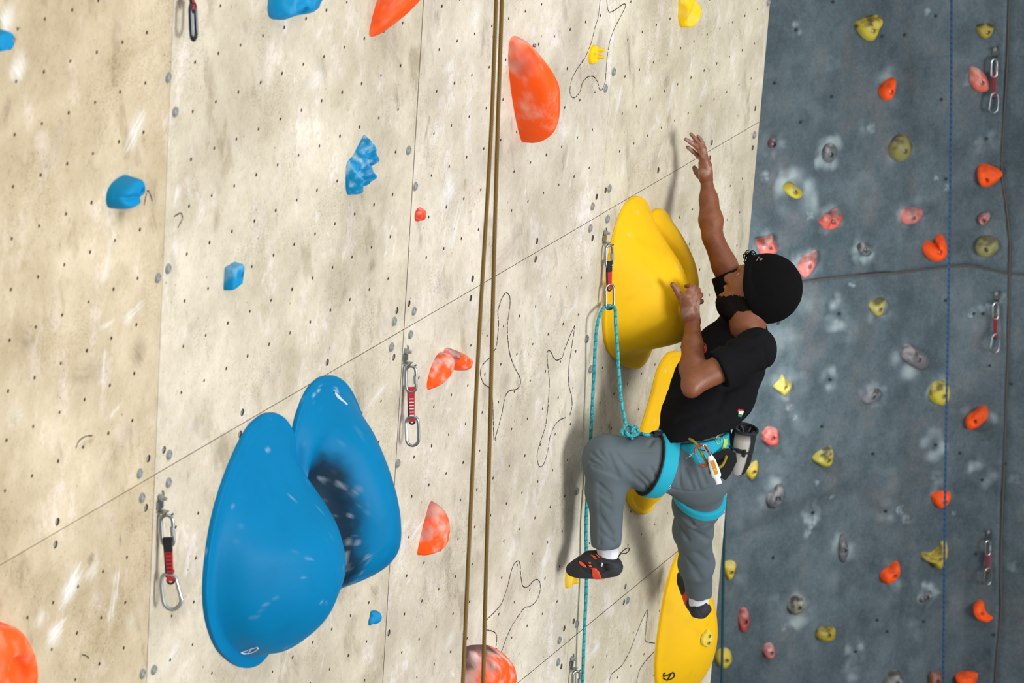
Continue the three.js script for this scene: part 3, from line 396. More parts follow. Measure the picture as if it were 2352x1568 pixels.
{ // orange holds
  const q = WALLQ, or = (o) => skin(ORANGE, { chalk: .5, ...o });
  const PIT = (x, y) => [x, y, .009, .022];
  let g = loft({ outline: basePx(885, 20, [[848, 80], [852, 84], [868, 80], [890, 66], [915, 40], [935, 5], [945, -40], [935, -90], [905, -90], [880, -40], [862, 15], [853, 50]]), profile: DOME(.085), apex: [.03, .06], n: 90, rings: 30 });
  placeHold('climbing_hold', 'large orange rounded hold cut by the top edge left of the brown rope', paint(g, or({ sd: 1, chalk: .25, grime: .35, up: .2, H: .2 })), plastic, W(885, 20), q, GROUP.orange);
  g = loft({ outline: basePx(1193, 210, [[1172, 88], [1183, 82], [1197, 90], [1212, 130], [1222, 190], [1222, 260], [1214, 310], [1206, 326], [1199, 326], [1190, 300], [1178, 240], [1169, 170], [1167, 120]]), profile: DOME(.125), apex: [-.01, -.01], n: 100, rings: 40, f: (v) => { v.z *= 1 - .25 * sstep(.02, .16, v.y); }, pits: [PIT(.02, .145), PIT(.06, .06)] });
  placeHold('climbing_hold', 'large orange half moon hold right of the brown ropes, top whitened with chalk', paint(g, or({ sd: 2, chalk: .6, chalkC: '#e8c2b0', grime: .6, grimeC: '#a55a54', up: .85, H: .16, sc: 15 })), plastic, W(1193, 210), q, GROUP.orange, [[.02, .145, .03]]);
  g = loft({ outline: ell(.024, .02, 2.2, 0), profile: DOME(.02), n: 60, f: (v) => { v.z += .004 * Math.sin(v.x * 330) * sstep(.004, .01, v.z); } });
  placeHold('climbing_hold', 'tiny ribbed orange red hold left of the brown ropes', paint(g, skin('#e0442c', { chalk: .5, chalkC: '#f0b59c', sc: 60, sd: 3, up: .3, H: .02 })), plastic, W(960, 492), q, GROUP.orange);
  g = loft({ outline: basePx(1035, 832, [[1019, 806], [1024, 799], [1040, 802], [1060, 812], [1072, 826], [1068, 845], [1050, 850], [1035, 846], [1024, 830]]), profile: DOME(.04), n: 70, pits: [PIT(-.03, .02)] });
  placeHold('climbing_hold', 'orange wedge hold with a white bolt spot, right one of the touching pair', paint(g, or({ sd: 4, chalk: .9, grime: .6, up: .8, H: .05, sc: 30 })), plastic, W(1035, 832), q, GROUP.orange, [[-.03, .02, .008]]);
  g = loft({ outline: basePx(995, 850, [[1006, 812], [1015, 810], [1022, 822], [1020, 845], [1008, 872], [992, 891], [982, 894], [980, 886], [984, 862], [993, 835]]), profile: DOME(.045), n: 80, apex: [.01, .012] });
  placeHold('climbing_hold', 'orange wedge hold with dark grime, left one of the touching pair', paint(g, or({ sd: 5, chalk: .75, grime: .9, grimeC: '#43262c', up: .85, H: .08, sc: 26 })), plastic, W(995, 850), q, GROUP.orange);
  g = loft({ outline: basePx(978, 1225, [[988, 1153], [993, 1151], [1000, 1170], [1002, 1200], [995, 1240], [980, 1264], [965, 1273], [958, 1272], [962, 1250], [972, 1205]]), profile: DOME(.065), n: 90, apex: [0, -.005], pits: [PIT(.045, -.005)] });
  placeHold('climbing_hold', 'orange quarter moon hold between the big blue volume and the brown ropes', paint(g, or({ sd: 6, chalk: .85, chalkC: '#e0b3a6', grime: .8, grimeC: '#b2504a', up: .8, H: .09, sc: 20 })), plastic, W(978, 1225), q, GROUP.orange, [[.045, -.005, .03]]);
  g = loft({ outline: basePx(1105, 1540, [[1066, 1490], [1074, 1483], [1100, 1480], [1125, 1482], [1142, 1495], [1148, 1530], [1138, 1570], [1120, 1610], [1090, 1620], [1072, 1590], [1064, 1540]]), profile: DOME(.1), n: 90, rings: 34, apex: [0, -.02], pits: [PIT(.1, -.05)] });
  placeHold('climbing_hold', 'big orange rounded hold at the bottom edge behind the brown ropes', paint(g, or({ sd: 7, chalk: .8, grime: .95, grimeC: '#4a2a30', up: .95, H: .1, sc: 16 })), plastic, W(1105, 1540), q, GROUP.orange, [[.1, -.05, .05]]);
  g = loft({ outline: basePx(-20, 1530, [[-60, 1440], [-30, 1425], [0, 1428], [20, 1450], [38, 1500], [40, 1560], [20, 1610], [-30, 1630], [-80, 1580], [-85, 1500]]), profile: [[0, 0], [.02, .03], [.08, .055], [.25, .075], [.45, .085], [.6, .08], [.75, .06], [1, .055]], n: 90, rings: 36 });
  placeHold('climbing_hold', 'big dusty orange dish shaped hold in the bottom left corner', paint(g, or({ sd: 8, chalk: .7, chalkC: '#f0a088', grime: .8, grimeC: '#b8605a', up: .4, H: .12, sc: 14 })), plastic, W(-20, 1530), q, GROUP.orange);
}
{ // yellow holds
  const q = WALLQ, ye = (o) => skin(YELLOW, { chalk: .2, chalkC: '#efe3b0', up: .2, ...o });
  let g = loft({ outline: basePx(1568, 20, [[1560, -20], [1558, 20], [1558, 45], [1563, 62], [1570, 62], [1582, 52], [1588, 35], [1590, 5], [1585, -25], [1572, -35]]), profile: FLAT(.03), n: 80, rings: 28, f: (v) => { v.z += (.012 * Math.sin(v.y * 55 - v.x * 40) + .01 * N3(v.x * 15, v.y * 15, 2)) * sstep(.008, .02, v.z); } });
  placeHold('climbing_hold', 'yellow ridged hold cut by the top edge above the reaching hand', paint(g, ye({ sd: 1 })), plastic, W(1568, 20), q, GROUP.yellow);
  g = loft({ outline: ell(.034, .031, 2.2), profile: FLAT(.012), n: 70, f: (v) => { for (const [x, y, r, h] of [[.018, .014, .009, .022], [.022, -.009, .008, .022], [-.008, .012, .01, .008], [.0, -.02, .01, .008]]) v.z += h * (1 - sstep(r * .55, r, Math.hypot(v.x - x, v.y - y))); } });
  placeHold('climbing_hold', 'small yellow hold with round knobs inside a felt pen outline', paint(g, ye({ sd: 2, chalk: .1 })), plastic, W(1360, 125), q, GROUP.yellow);
  g = loft({ outline: basePx(1304, 1330, [[1299, 1312], [1306, 1303], [1312, 1306], [1315, 1318], [1313, 1332], [1306, 1344], [1299, 1351], [1297, 1340]]), profile: FLAT(.016), n: 60, f: (v) => { for (const [x, y, r, h] of [[.01, -.004, .014, .02], [.012, .026, .012, .016]]) v.z += h * (1 - sstep(r * .4, r, Math.hypot(v.x - x, v.y - y))); } });
  placeHold('climbing_hold', 'small knobbly yellow foothold under the toe of the black shoe', paint(g, ye({ sd: 3 })), plastic, W(1304, 1330), q, GROUP.yellow);
}
// large hollow volumes, bolted flat on the wall
const lobe = (px, py, list, profile, apex, extra = {}) => loft({ outline: basePx(px, py, list), profile, apex, n: 150, rings: 56, lean: 1.3, ...extra });
const VOL = (h, rim = .05) => [[0, 0], [.002, .009], [.012, .013], [rim, .017], [rim + .05, h * .16], [.24, h * .42], [.42, h * .66], [.6, h * .84], [.78, h * .95], [.92, h * .99], [1, h]];
let blueVolume, yellowVolumeA, yellowVolumeC;
{
  const dots = (base, dirt, amount, sd) => { const b = lin(base), w = lin('#cfdfe6'), k = lin(dirt); return (p) => { const n = fbm(p.x * 14 + sd, p.y * 14, p.z * 14, 3), s = N3(p.x * 120 + sd, p.y * 120, p.z * 120), f = N3(p.x * 240, p.y * 240, p.z * 240); let q = mix3(b, w, amount * sstep(.3, .45, n) * sstep(.1, .4, s + f * .2) + (s + f * .15 > .8 ? amount * .5 : 0)); return mix3(q, k, .14 * sstep(.05, .4, -n)); }; };
  const [px, py] = [620, 1240], grp = thing('climbing_volume', 'huge blue twin lobed volume at the lower left', 'volume', W(px, py), WALLQ, 'large volumes'); blueVolume = grp;
  const left = lobe(px, py, [[615, 947], [598, 952], [565, 982], [530, 1050], [500, 1130], [478, 1220], [465, 1330], [468, 1410], [490, 1480], [520, 1515], [555, 1531], [590, 1520], [622, 1478], [655, 1400], [690, 1310], [712, 1220], [712, 1130], [690, 1050], [665, 985], [650, 960], [634, 948]], VOL(.215, .085), [.07, -.09], { lean: 1.15, f: (v) => { v.z = Math.min(v.z, .017) + Math.max(0, v.z - .017) * (1 - .86 * sstep(.03, .27, v.y)); } });
  mesh('lobe', paint(left, dots('#0074a6', '#005a86', .3, 1)), glossy, grp, 'left lobe of the blue volume');
  const right = lobe(px, py, [[750, 862], [728, 868], [702, 895], [682, 940], [670, 985], [662, 1050], [650, 1150], [640, 1260], [630, 1380], [618, 1480], [640, 1468], [690, 1425], [740, 1372], [790, 1322], [828, 1258], [845, 1180], [845, 1080], [833, 985], [818, 930], [795, 885], [772, 864]], VOL(.215), [.05, -.08], { f: (v) => { v.z = Math.min(v.z, .017) + Math.max(0, v.z - .017) * (1 - .85 * sstep(.2, .4, v.y)); const e = Math.exp(-(((v.x - .22 + v.y * .12) / .1) ** 2)); v.z -= .085 * e * sstep(.03, .1, v.z) * sstep(.36, .1, v.y); } });
  const dd = dots('#0074a6', '#005a86', .5, 3), scumShade = lin('#10151b'), grey = lin('#8b98a2');  // hollow tone: rubber dirt together with shade put into the colour
  mesh('lobe', paint(right, (p) => { const c = dd(p), u = p.x - .22 + p.y * .12, n = fbm(p.x * 24, p.y * 24, p.z * 24, 4), on = Math.exp(-((u / .085) ** 2)) * sstep(.3, .12, p.y) * sstep(-.34, -.2, p.y); return mix3(mix3(c, scumShade, .9 * sstep(.3, .85, on + n * .22)), grey, .6 * sstep(.3, .6, on) * sstep(.16, .34, fbm(p.x * 40 + 5, p.y * 24, p.z * 40, 3))); }), glossy, grp, 'right lobe of the blue volume, rubber marks and painted shade in its hollow');
  const yel = (sd, am = .35) => { const f = dots('#efbb18', '#a98a1a', am, sd), k = lin('#f6e6a8'); return (p) => mix3(f(p), k, 0); };
  const a = thing('climbing_volume', 'yellow twin lobed volume held by the climber', 'volume', W(1440, 650), WALLQ, 'large volumes'); yellowVolumeA = a;
  const aL = lobe(1440, 650, [[1465, 450], [1450, 453], [1432, 472], [1415, 510], [1402, 560], [1392, 620], [1385, 690], [1383, 745], [1390, 795], [1410, 825], [1432, 840], [1450, 844], [1470, 838], [1490, 800], [1500, 740], [1502, 670], [1500, 600], [1496, 540], [1490, 490], [1480, 460]], VOL(.225, .03), [.0, -.07], { lean: 1, f: (v) => { v.z = Math.min(v.z, .017) + Math.max(0, v.z - .017) * (1 - .8 * sstep(-.17, -.27, v.y)) * (1 - .45 * sstep(.06, .24, v.y)); } });
  mesh('lobe', paint(aL, yel(5)), glossy, a, 'near lobe of the yellow volume');
  const aR = lobe(1440, 650, [[1512, 478], [1503, 480], [1494, 490], [1488, 520], [1482, 580], [1478, 650], [1478, 720], [1484, 770], [1500, 775], [1515, 750], [1528, 700], [1537, 640], [1542, 580], [1541, 530], [1535, 500], [1524, 484]], VOL(.165, .03), [-.03, -.03]);
  mesh('lobe', paint(aR, yel(6, .9)), glossy, a, 'far lobe of the yellow volume');
  const b = thing('climbing_volume', 'yellow volume half hidden behind the climber, between the two other yellow volumes', 'volume', W(1490, 1000), WALLQ, 'large volumes');
  mesh('lobe', paint(lobe(1490, 1000, [[1545, 806], [1528, 814], [1508, 850], [1494, 905], [1478, 960], [1458, 1020], [1443, 1080], [1437, 1120], [1440, 1150], [1455, 1172], [1470, 1180], [1488, 1168], [1510, 1120], [1535, 1040], [1555, 960], [1570, 880], [1570, 830], [1560, 808]], VOL(.11, .03), [.03, -.05]), yel(7)), glossy, b);
  const c = thing('climbing_volume', 'yellow volume at the bottom edge, under the right shoe of the climber', 'volume', W(1560, 1440), WALLQ, 'large volumes'); yellowVolumeC = c;
  mesh('lobe', paint(lobe(1560, 1440, [[1568, 1258], [1556, 1268], [1540, 1305], [1526, 1355], [1515, 1415], [1506, 1480], [1502, 1540], [1508, 1590], [1525, 1625], [1550, 1625], [1572, 1590], [1588, 1530], [1598, 1460], [1602, 1390], [1598, 1320], [1590, 1275], [1580, 1258]], VOL(.15, .03), [.0, 0], { lean: 1 }), yel(8, .25)), glossy, c);
}

// holds on the dark wall: pixel, width, height (pixels), colour, kind, turn, protrusion, label, dark upper tone, chalk
{
  const KINDS = {
    dome: ell(1, 1, 2.1, 0, .12, 1), oval: ell(1, 1, 2, 0, .08, 2), block: ell(1, 1, 3.2, 0, .1, 3), rock: ell(1, 1, 2.2, 0, .45, 4), pebble: ell(1, 1, 2, 0, .3, 9),
    half: [[-1, .75], [-.4, 1], [.5, .95], [1, .7], [.85, -.1], [.3, -.9], [-.2, -1], [-.8, -.3]], tri: [[-1, .35], [-.3, .85], [.5, 1], [1, .7], [.8, .1], [.3, -1], [-.3, -.9], [-.8, -.2]],
    drop: [[-.2, -1], [-.8, -.6], [-1, 0], [-.6, .5], [.2, .9], [.7, 1], [.9, .6], [.8, -.1], [.4, -.7]], heart: [[-1, .1], [-.7, .55], [-.25, .45], [.0, .3], [.15, .9], [.55, 1], [.9, .6], [1, -.3], [.6, -.85], [0, -1], [-.7, -.6]],
    bean: [[-1, -.4], [-.8, .2], [-.2, .5], [.3, .9], [.75, 1], [1, .6], [.9, -.1], [.4, -.6], [-.1, -.9], [-.7, -1]], crescent: [[-.9, .6], [-.3, .95], [.0, .7], [.1, .2], [.5, -.4], [1, -.7], [.8, -1], [.2, -.95], [-.5, -.7], [-1, 0]],
    diamond: [[-1, -.1], [-.5, .4], [-.1, 1], [.4, .5], [1, .05], [.6, -.6], [.05, -1], [-.5, -.6]], banana: [[-1, -.1], [-.9, .25], [-.4, .15], [.2, .5], [.5, .95], [.85, 1], [1, .4], [.7, -.5], [.3, -1], [-.1, -.8], [-.5, -.3]], fin: [[-.5, .95], [.1, 1], [.6, .4], [1, -.2], [.6, -.7], [.2, -1], [-.5, -.9], [-.9, 0]], arch: [[-1, -.8], [-.8, .2], [-.2, .9], [.5, .9], [.9, .3], [1, -.9], [.5, -.8], [0, -.6], [-.4, -.9]],
  };
  const Y = '#c9b53a', YD = '#a39a4e', O = '#ff5a1c', P = '#cf7a74', R = '#c8503e', G = '#74787c';
  const LIST = [
    [1993, 62, 66, 56, Y, 'tri', 0, .7, 'yellow triangular hold highest on the dark wall', 1, .3], [2262, 70, 42, 34, '#a8963a', 'half', 0, .7, 'mustard half round hold above the topmost quickdraw of the dark wall', 1, .2], [2037, 203, 42, 52, O, 'drop', 0, .8, 'bright orange pointed hold below the topmost yellow triangular hold', .5, .2], [2248, 183, 46, 70, '#d56a58', 'drop', 1.0, .6, 'dusty red wedge hold beside the topmost quickdraw of the dark wall', .3, .7],
    [1773, 328, 21, 24, '#6d4a4e', 'dome', 0, .9, 'tiny dark pink ball hold nearest the wall edge', .4, .5], [1904, 350, 36, 44, '#62666a', 'dome', 0, .5, 'grey round pocket hold ringed with chalk', .9, .6], [2067, 337, 54, 62, '#87804e', 'oval', -.2, .7, 'large olive egg shaped hold with a dark bolt hole', .8, .2], [2270, 403, 58, 50, O, 'half', -.3, .8, 'orange hold beside the joint in the upper dark wall', .3, .2],
    [1820, 435, 46, 38, '#c6b637', 'bean', -1.2, .6, 'small yellow ridged hold in a pale chalk patch', .6, .4], [1902, 498, 56, 44, '#cf5f50', 'rock', .2, .6, 'red hold split by a dark groove', .6, .6], [2088, 492, 58, 46, P, 'drop', -.5, .6, 'dusty pink slanting hold with one bolt hole', .4, .6], [1757, 556, 60, 54, '#cf6a62', 'diamond', -.5, .6, 'chalky red hold at the plywood edge above the beanie', .5, .8],
    [1853, 602, 46, 66, P, 'drop', -.1, .5, 'pale pink leaf shaped hold right of the beanie', .6, .8], [1984, 570, 40, 34, '#5f6468', 'bean', -1.4, .5, 'small grey crescent hold ringed with chalk', .9, .5], [2145, 567, 56, 60, O, 'heart', 0, .9, 'bright orange heart shaped hold left of the blue rope', .3, .1], [2262, 500, 28, 34, '#b06a66', 'drop', 0, .9, 'small dark pink hold above the round olive hold', .6, .6],
    [2268, 563, 54, 50, '#8a8554', 'oval', .2, .8, 'round olive hold with a pale knob', .7, .3], [2020, 708, 42, 44, '#aaa052', 'tri', .1, .7, 'small olive yellow hold below the long joint', .9, .4], [2100, 818, 78, 54, '#6b686c', 'bean', -1.1, .6, 'large grey hooked hold with a white lower side', .7, .5], [1797, 882, 44, 50, '#d8c860', 'diamond', 0, .7, 'pale yellow diamond hold right of the black shirt', .5, .6],
    [2005, 912, 48, 34, '#76747a', 'bean', .1, .6, 'small grey finger shaped hold in the middle of the dark wall', .9, .5], [2157, 900, 50, 60, '#c2b23e', 'oval', 0, .8, 'yellow hold with a dark upper side behind the blue rope', .9, .3], [2245, 957, 54, 56, O, 'bean', .1, .8, 'orange kidney shaped hold with a groove', .5, .1], [1768, 998, 44, 44, '#dd6a60', 'pebble', 0, .7, 'salmon hold beside the chalk bag', .2, .6],
    [1894, 1050, 52, 42, '#b3a83e', 'half', .5, .9, 'yellow and grey tilted dome hold', 1, .5], [1780, 1138, 48, 56, '#66686c', 'bean', .2, .7, 'grey two part hold below the chalk bag', .8, .5], [2160, 1145, 48, 40, O, 'half', 0, .8, 'orange hold cut by the blue rope', .4, .1], [1727, 1078, 30, 46, '#d2b93c', 'drop', 0, .6, 'yellow hold partly hidden behind the chalk bag', .2, .4],
    [1940, 1262, 28, 70, '#5d6064', 'fin', 0, .6, 'tall grey fin hold', .5, .4], [2145, 1272, 64, 66, '#b8a23a', 'banana', 0, .7, 'mustard banana shaped hold touching the blue rope', .9, .3], [2043, 1312, 50, 48, O, 'bean', .1, .8, 'orange pear shaped hold left of the banana shaped hold', .5, .1], [1828, 1388, 40, 46, '#7e7c68', 'dome', -.3, .9, 'grey beige dome hold in a round chalk patch', 1, .6],
    [1893, 1450, 50, 34, '#a8932f', 'block', -.15, .9, 'black and yellow block hold', .9, .2], [2260, 1400, 48, 48, O, 'crescent', 0, .8, 'orange crescent hold near the bottom of the dark wall', .4, .1], [1708, 1423, 28, 64, '#b04a40', 'oval', 0, .6, 'tall dull red hold close to the lower plywood edge', .2, .4], [1765, 1492, 30, 40, '#c2726e', 'oval', .1, .9, 'small pink cylinder hold near the bottom of the dark wall', .4, .7],
    [1676, 1310, 30, 48, '#cdb23a', 'half', 0, .7, 'yellow hold cut by the lower plywood edge', .2, .3], [1661, 1508, 40, 50, '#cdb23a', 'oval', 0, .7, 'round yellow hold behind the dark teal rope', .2, .2], [2050, 1558, 50, 44, '#7a7876', 'arch', 0, .9, 'grey arched hold at the bottom edge', .9, .5], [2146, 1558, 32, 40, '#8c5a4c', 'block', 0, .8, 'brown hold at the bottom edge beside the blue rope', .6, .2], [2222, 1560, 54, 44, O, 'half', .2, .9, 'orange hold at the bottom edge right of the blue rope', .4, .1], [2124, 1368, 34, 24, '#55585c', 'bean', .2, .7, 'tiny dark grey hold in a bright chalk smear', .8, .7],
  ];
  const turned = DARKQ.clone().multiply(new THREE.Quaternion().setFromAxisAngle(V(0, 1, 0), -Math.atan(FOLD)));
  LIST.forEach(([px, py, w, h, c, kind, rot, out, label, grime, chalk], i) => {
    const p = darkLocal(px, py), a = w / 2 / 498, b = h / 2 / 498, H = out * Math.min(a, b) * 1.5, ol = KINDS[kind].map(([x, y]) => [a * x, b * y]), cr = Math.cos(rot), sr = Math.sin(rot);
    const pit = [a * .12, -b * .12, .0095, .022];
    const groove = kind === 'rock' || kind === 'bean' && i % 2 ? (v) => { v.z -= .35 * H * Math.exp(-(((v.x - v.y * .35) / (.22 * a)) ** 2)); } : rockF(.006, 26, i);
    const g = loft({ outline: rot ? ol.map(([x, y]) => [x * cr - y * sr, x * sr + y * cr]) : ol, profile: DOME(H), apex: [0, -b * .18], n: 48, rings: 20, f: groove, pits: [pit] });
    paint(g, skin(c, { chalk: chalk * .75, chalkC: c === O ? '#ff9a70' : '#cfc9c6', grime: grime * .85, grimeC: c === O ? '#7a2412' : '#2a2826', up: .95, H: b, sc: 42, sd: i * 3.1 }));
    const pos = D(px, py).addScaledVector(D3, darkRelief(p.x, p.y) - foldOffset(p.x) - .002);
    placeHold('climbing_hold', label, g, plastic, pos, p.x > FOLDX ? turned : DARKQ, GROUP.dark, [[pit[0], pit[1], Math.max(.006, H - .02)]]);
  });
}

// ------------------------------------------------------------------ bolt hangers, quickdraws and ropes
const stadium = (w, h, n = 10) => { const p = [], r = w / 2; for (let i = 0; i <= n; i++) { const a = i / n * Math.PI; p.push(V(r * Math.cos(a), h / 2 - r + r * Math.sin(a), 0)); } for (let i = 0; i <= n; i++) { const a = Math.PI + i / n * Math.PI; p.push(V(r * Math.cos(a), -h / 2 + r + r * Math.sin(a), 0)); } return p; };
const hangerGeo = (() => {                                       // flat eye against the wall, then the tab bent out with its ring hole
  const plate = new THREE.Shape(); plate.absellipse(0, 0, .017, .02, 0, 7); const eye = new THREE.Shape(); eye.absellipse(0, 0, .017, .017, 0, 7); const h = new THREE.Path(); h.absellipse(0, 0, .0095, .0095, 0, 7); eye.holes.push(h);
  const opt = { depth: .003, bevelEnabled: true, bevelSize: .0008, bevelThickness: .0008, bevelSegments: 2, curveSegments: 20 };
  return { plate: merge([new THREE.ExtrudeGeometry(plate, opt), box(.026, .022, .003, .002, -.018, .0025)]), tab: merge([new THREE.ExtrudeGeometry(eye, opt).translate(0, 0, -.0015).rotateX(Math.PI / 2).rotateY(.0).rotateX(-.75).translate(.002, -.046, .022), box(.026, .003, .018, .002, -.034, .01).rotateX(-.0)]) };
})();
const boltHex = merge([zcyl(.0085, .0085, .008, 6), zcyl(.0048, .0045, .016, 12).translate(0, 0, .006)]);
const linkGeo = (w, h, r) => new THREE.TubeGeometry(new THREE.CatmullRomCurve3(stadium(w, h), true, 'centripetal'), 60, r, 10, true);
const beakGeo = (w, h, r) => new THREE.TubeGeometry(new THREE.CatmullRomCurve3([V(-.36 * w, .5 * h, 0), V(.1 * w, .5 * h, 0), V(.28 * w, .42 * h, 0), V(.34 * w, .3 * h, 0), V(.4 * w, .1 * h, 0), V(.5 * w, -.2 * h, 0), V(.46 * w, -.34 * h, 0), V(.1 * w, -.5 * h, 0), V(-.2 * w, -.48 * h, 0), V(-.42 * w, -.36 * h, 0), V(-.5 * w, -.1 * h, 0), V(-.5 * w, .3 * h, 0)], true, 'centripetal'), 80, r, 10, true);
// at: hanger pixel; parts hang one under the other along the drop given by drop pixels below; turn = turn of the draw about the vertical
function quickdraw(place, anchorQ, px, py, k, turn, labels, o = {}) {
  const root = thing('bolt_hanger', labels[0], 'hanger', place(px, py, 0.001), anchorQ, 'bolt hangers');
  mesh('plate', hangerGeo.plate, M.steel, root); mesh('tab', hangerGeo.tab, M.steel, root); mesh('hex_bolt', boltHex, M.dullSteel, root).position.z = .006;
  for (const c of root.children) c.scale.setScalar(k);
  const base = V(.002, -.05, .02).multiplyScalar(k).applyQuaternion(anchorQ).add(root.position);
  const q = thing('quickdraw', labels[1], 'quickdraw', base, new THREE.Quaternion().setFromEuler(new THREE.Euler(0, turn, o.swing ?? 0)), 'quickdraws');
  const link = mesh('quick_link', linkGeo(.027 * k, .075 * k, .0042 * k), o.linkMat ?? M.steel, q); link.position.y = -.028 * k;
  const sl = mesh('sleeve', cyl(.0062 * k, .0062 * k, .022 * k, 6), M.dullSteel, q); sl.position.set(.0125 * k, -.03 * k, 0);
  const top = -.058 * k, len = (o.tape ?? .098) * k;
  const sh = new THREE.Shape(); const hw = .0085 * k; sh.moveTo(-hw, 0); sh.bezierCurveTo(-hw * 1.05, -len * .3, -hw * .7, -len * .7, -hw * .85, -len); sh.lineTo(hw * .85, -len); sh.bezierCurveTo(hw * .7, -len * .7, hw * 1.05, -len * .3, hw, 0); sh.closePath();
  const tg = new THREE.ExtrudeGeometry(sh, { depth: .0045 * k, bevelEnabled: true, bevelSize: .001 * k, bevelThickness: .001 * k, bevelSegments: 2, curveSegments: 10 }).translate(0, top + .006 * k, -.00225 * k);
  const sling = mesh('sling', tg, o.tapeMat ?? M.redTape, q);
  if (o.cuff) mesh('cuff', rbox(.021 * k, .036 * k, .011 * k, .003 * k, -.001 * k, top - .004 * k, 0), M.blackTape, q, 'black rubber cuff');
  if (o.edge) mesh('backing_tape', rbox(.006 * k, len * .86, .0062 * k, .001 * k, -.0085 * k, top - len * .42, 0), M.blackTape, q, 'black edge of the tape');
  if (o.stitch) for (let i = 0; i < 6; i++) mesh('stitch', box(.012 * k, .0022 * k, .0008 * k, 0, top - (.026 + i * .0095) * k, .0036 * k), M[o.stitch], sling);
  const y = top - len - .026 * k, car = mesh('carabiner', (o.beak ? beakGeo : linkGeo)(...(o.beak ? [.043 * k, .084 * k, .0045 * k] : [.033 * k, .084 * k, .0045 * k])), o.carMat ?? M.steel, q); car.position.y = y + .004 * k;
  if (o.flip) car.rotation.y = Math.PI;
  const gate = mesh('gate', cyl(.0034 * k, .0034 * k, .05 * k, 10), o.gateMat ?? M.steel, car); gate.position.set(o.beak ? .0185 * k : -.0165 * k, o.beak ? .006 * k : 0, .002); gate.rotation.z = o.beak ? .2 : 0;
  mesh('rubber_keeper', new THREE.TorusGeometry(.0075 * k, .0028 * k, 8, 16), M.blackTape, q).position.set(0, top - len + .006 * k, 0);
  return { root, q, bottom: V(0, y - .036 * k, 0).applyQuaternion(q.quaternion).add(base) };
}
const shiny = std('#c9cdd0', 0.25, { metalness: 1 }), greyAnod = std('#9fa3a6', 0.5, { metalness: .7 }), paleGate = std('#e6e8ec', 0.35, { metalness: .3 }), darkCar = std('#3c4450', 0.3, { metalness: .9 });
quickdraw(W, WALLQ, 420, -170, 1.1, .15, ['steel hanger above the top edge of the photo', 'quickdraw at the top edge with a red band and dark carabiner'], { carMat: darkCar, gateMat: darkCar, edge: 1, tape: .085 });
quickdraw(W, WALLQ, 366, 1142, 1.12, -1.2, ['steel hanger beside the left panel joint', 'quickdraw left of the big blue volume with black cuff and bent grey carabiner'], { beak: 1, cuff: 1, carMat: greyAnod, gateMat: shiny, edge: 1, stitch: 'black', swing: .02 });
quickdraw(W, WALLQ, 930, 806, 1.06, -1.1, ['steel hanger left of the pair of orange holds', 'quickdraw below the orange pair with red tape and white stitches'], { edge: 1, stitch: 'white', gateMat: paleGate });
const lead = quickdraw(W, WALLQ, 1388, 534, 1.0, -.55, ['steel hanger beside the top of the upper yellow volume', 'quickdraw beside the upper yellow volume with the teal rope clipped in'], { cuff: 1, edge: 1, gateMat: shiny, tape: .085 });
quickdraw(W, WALLQ, 1312, 1512, 1.05, -.6, ['steel hanger at the bottom edge', 'quickdraw cut by the bottom edge with a black cuff'], { cuff: 1, tapeMat: M.blackTape });
{
  const dq = DARKQ.clone().multiply(new THREE.Quaternion().setFromAxisAngle(V(0, 1, 0), -Math.atan(FOLD)));
  const dp = (px, py, d) => { const l = darkLocal(px, py); return D(px, py, d).addScaledVector(D3, darkRelief(l.x, l.y) - foldOffset(l.x) + .004); };
  quickdraw(dp, dq, 2286, 112, 1.08, -.75, ['steel hanger highest on the dark wall', 'topmost quickdraw on the dark wall'], { linkMat: shiny, beak: 1, flip: 1, tapeMat: std('#7d1f24', .8) });
  quickdraw(dp, dq, 2289, 672, 1.04, -.75, ['steel hanger in the middle of the dark wall', 'middle quickdraw on the dark wall, right of the blue rope'], { linkMat: shiny, beak: 1, flip: 1, tapeMat: std('#7d1f24', .8) });
  quickdraw(dp, dq, 2271, 1220, .96, -.75, ['steel hanger lowest on the dark wall', 'lowest quickdraw on the dark wall'], { linkMat: shiny, beak: 1, flip: 1, tapeMat: std('#7d1f24', .8) });
}
const ropeTexture = (draw) => { const t = canvasTexture(128, 64, draw); return t; };
const tealMap = ropeTexture((c, w, h) => { c.fillStyle = '#2697a2'; c.fillRect(0, 0, w, h); for (let i = 0; i < 700; i++) { c.fillStyle = ['#4fc0c6', '#8fd9da', '#0f6f7c', '#2aa5ae'][i % 4]; c.fillRect(rr(0, w), rr(0, h), 4, 2); } c.fillStyle = '#127684'; for (const x of [20, 84]) { c.beginPath(); c.moveTo(x, 0); c.lineTo(x + 14, 0); c.lineTo(x + 40, h); c.lineTo(x + 24, h); c.fill(); } for (let i = 0; i < 320; i++) { c.fillStyle = i % 3 ? 'rgba(120,215,218,.7)' : 'rgba(10,90,104,.8)'; c.fillRect(rr(0, w), rr(0, h), 3, 2); } });
const brownMap = ropeTexture((c, w, h) => { c.fillStyle = '#6f5422'; c.fillRect(0, 0, w, h); for (let i = 0; i < 16; i++) for (let j = 0; j < 8; j++) { c.fillStyle = (i + j) % 2 ? '#4e3915' : '#8a6a2c'; c.beginPath(); c.ellipse(i * 8 + 4, j * 8 + 4, 4.2, 2.6, .7, 0, 7); c.fill(); } });
const dotMap = ropeTexture((c, w, h) => { c.fillStyle = '#4a2a58'; c.fillRect(0, 0, w, h); for (let i = 0; i < 4; i++) { c.fillStyle = '#0b5f86'; c.beginPath(); c.ellipse(i * 32 + 16, 16, 11, 14, .5, 0, 7); c.fill(); c.beginPath(); c.ellipse(i * 32 + 22, 48, 11, 14, .5, 0, 7); c.fill(); } });
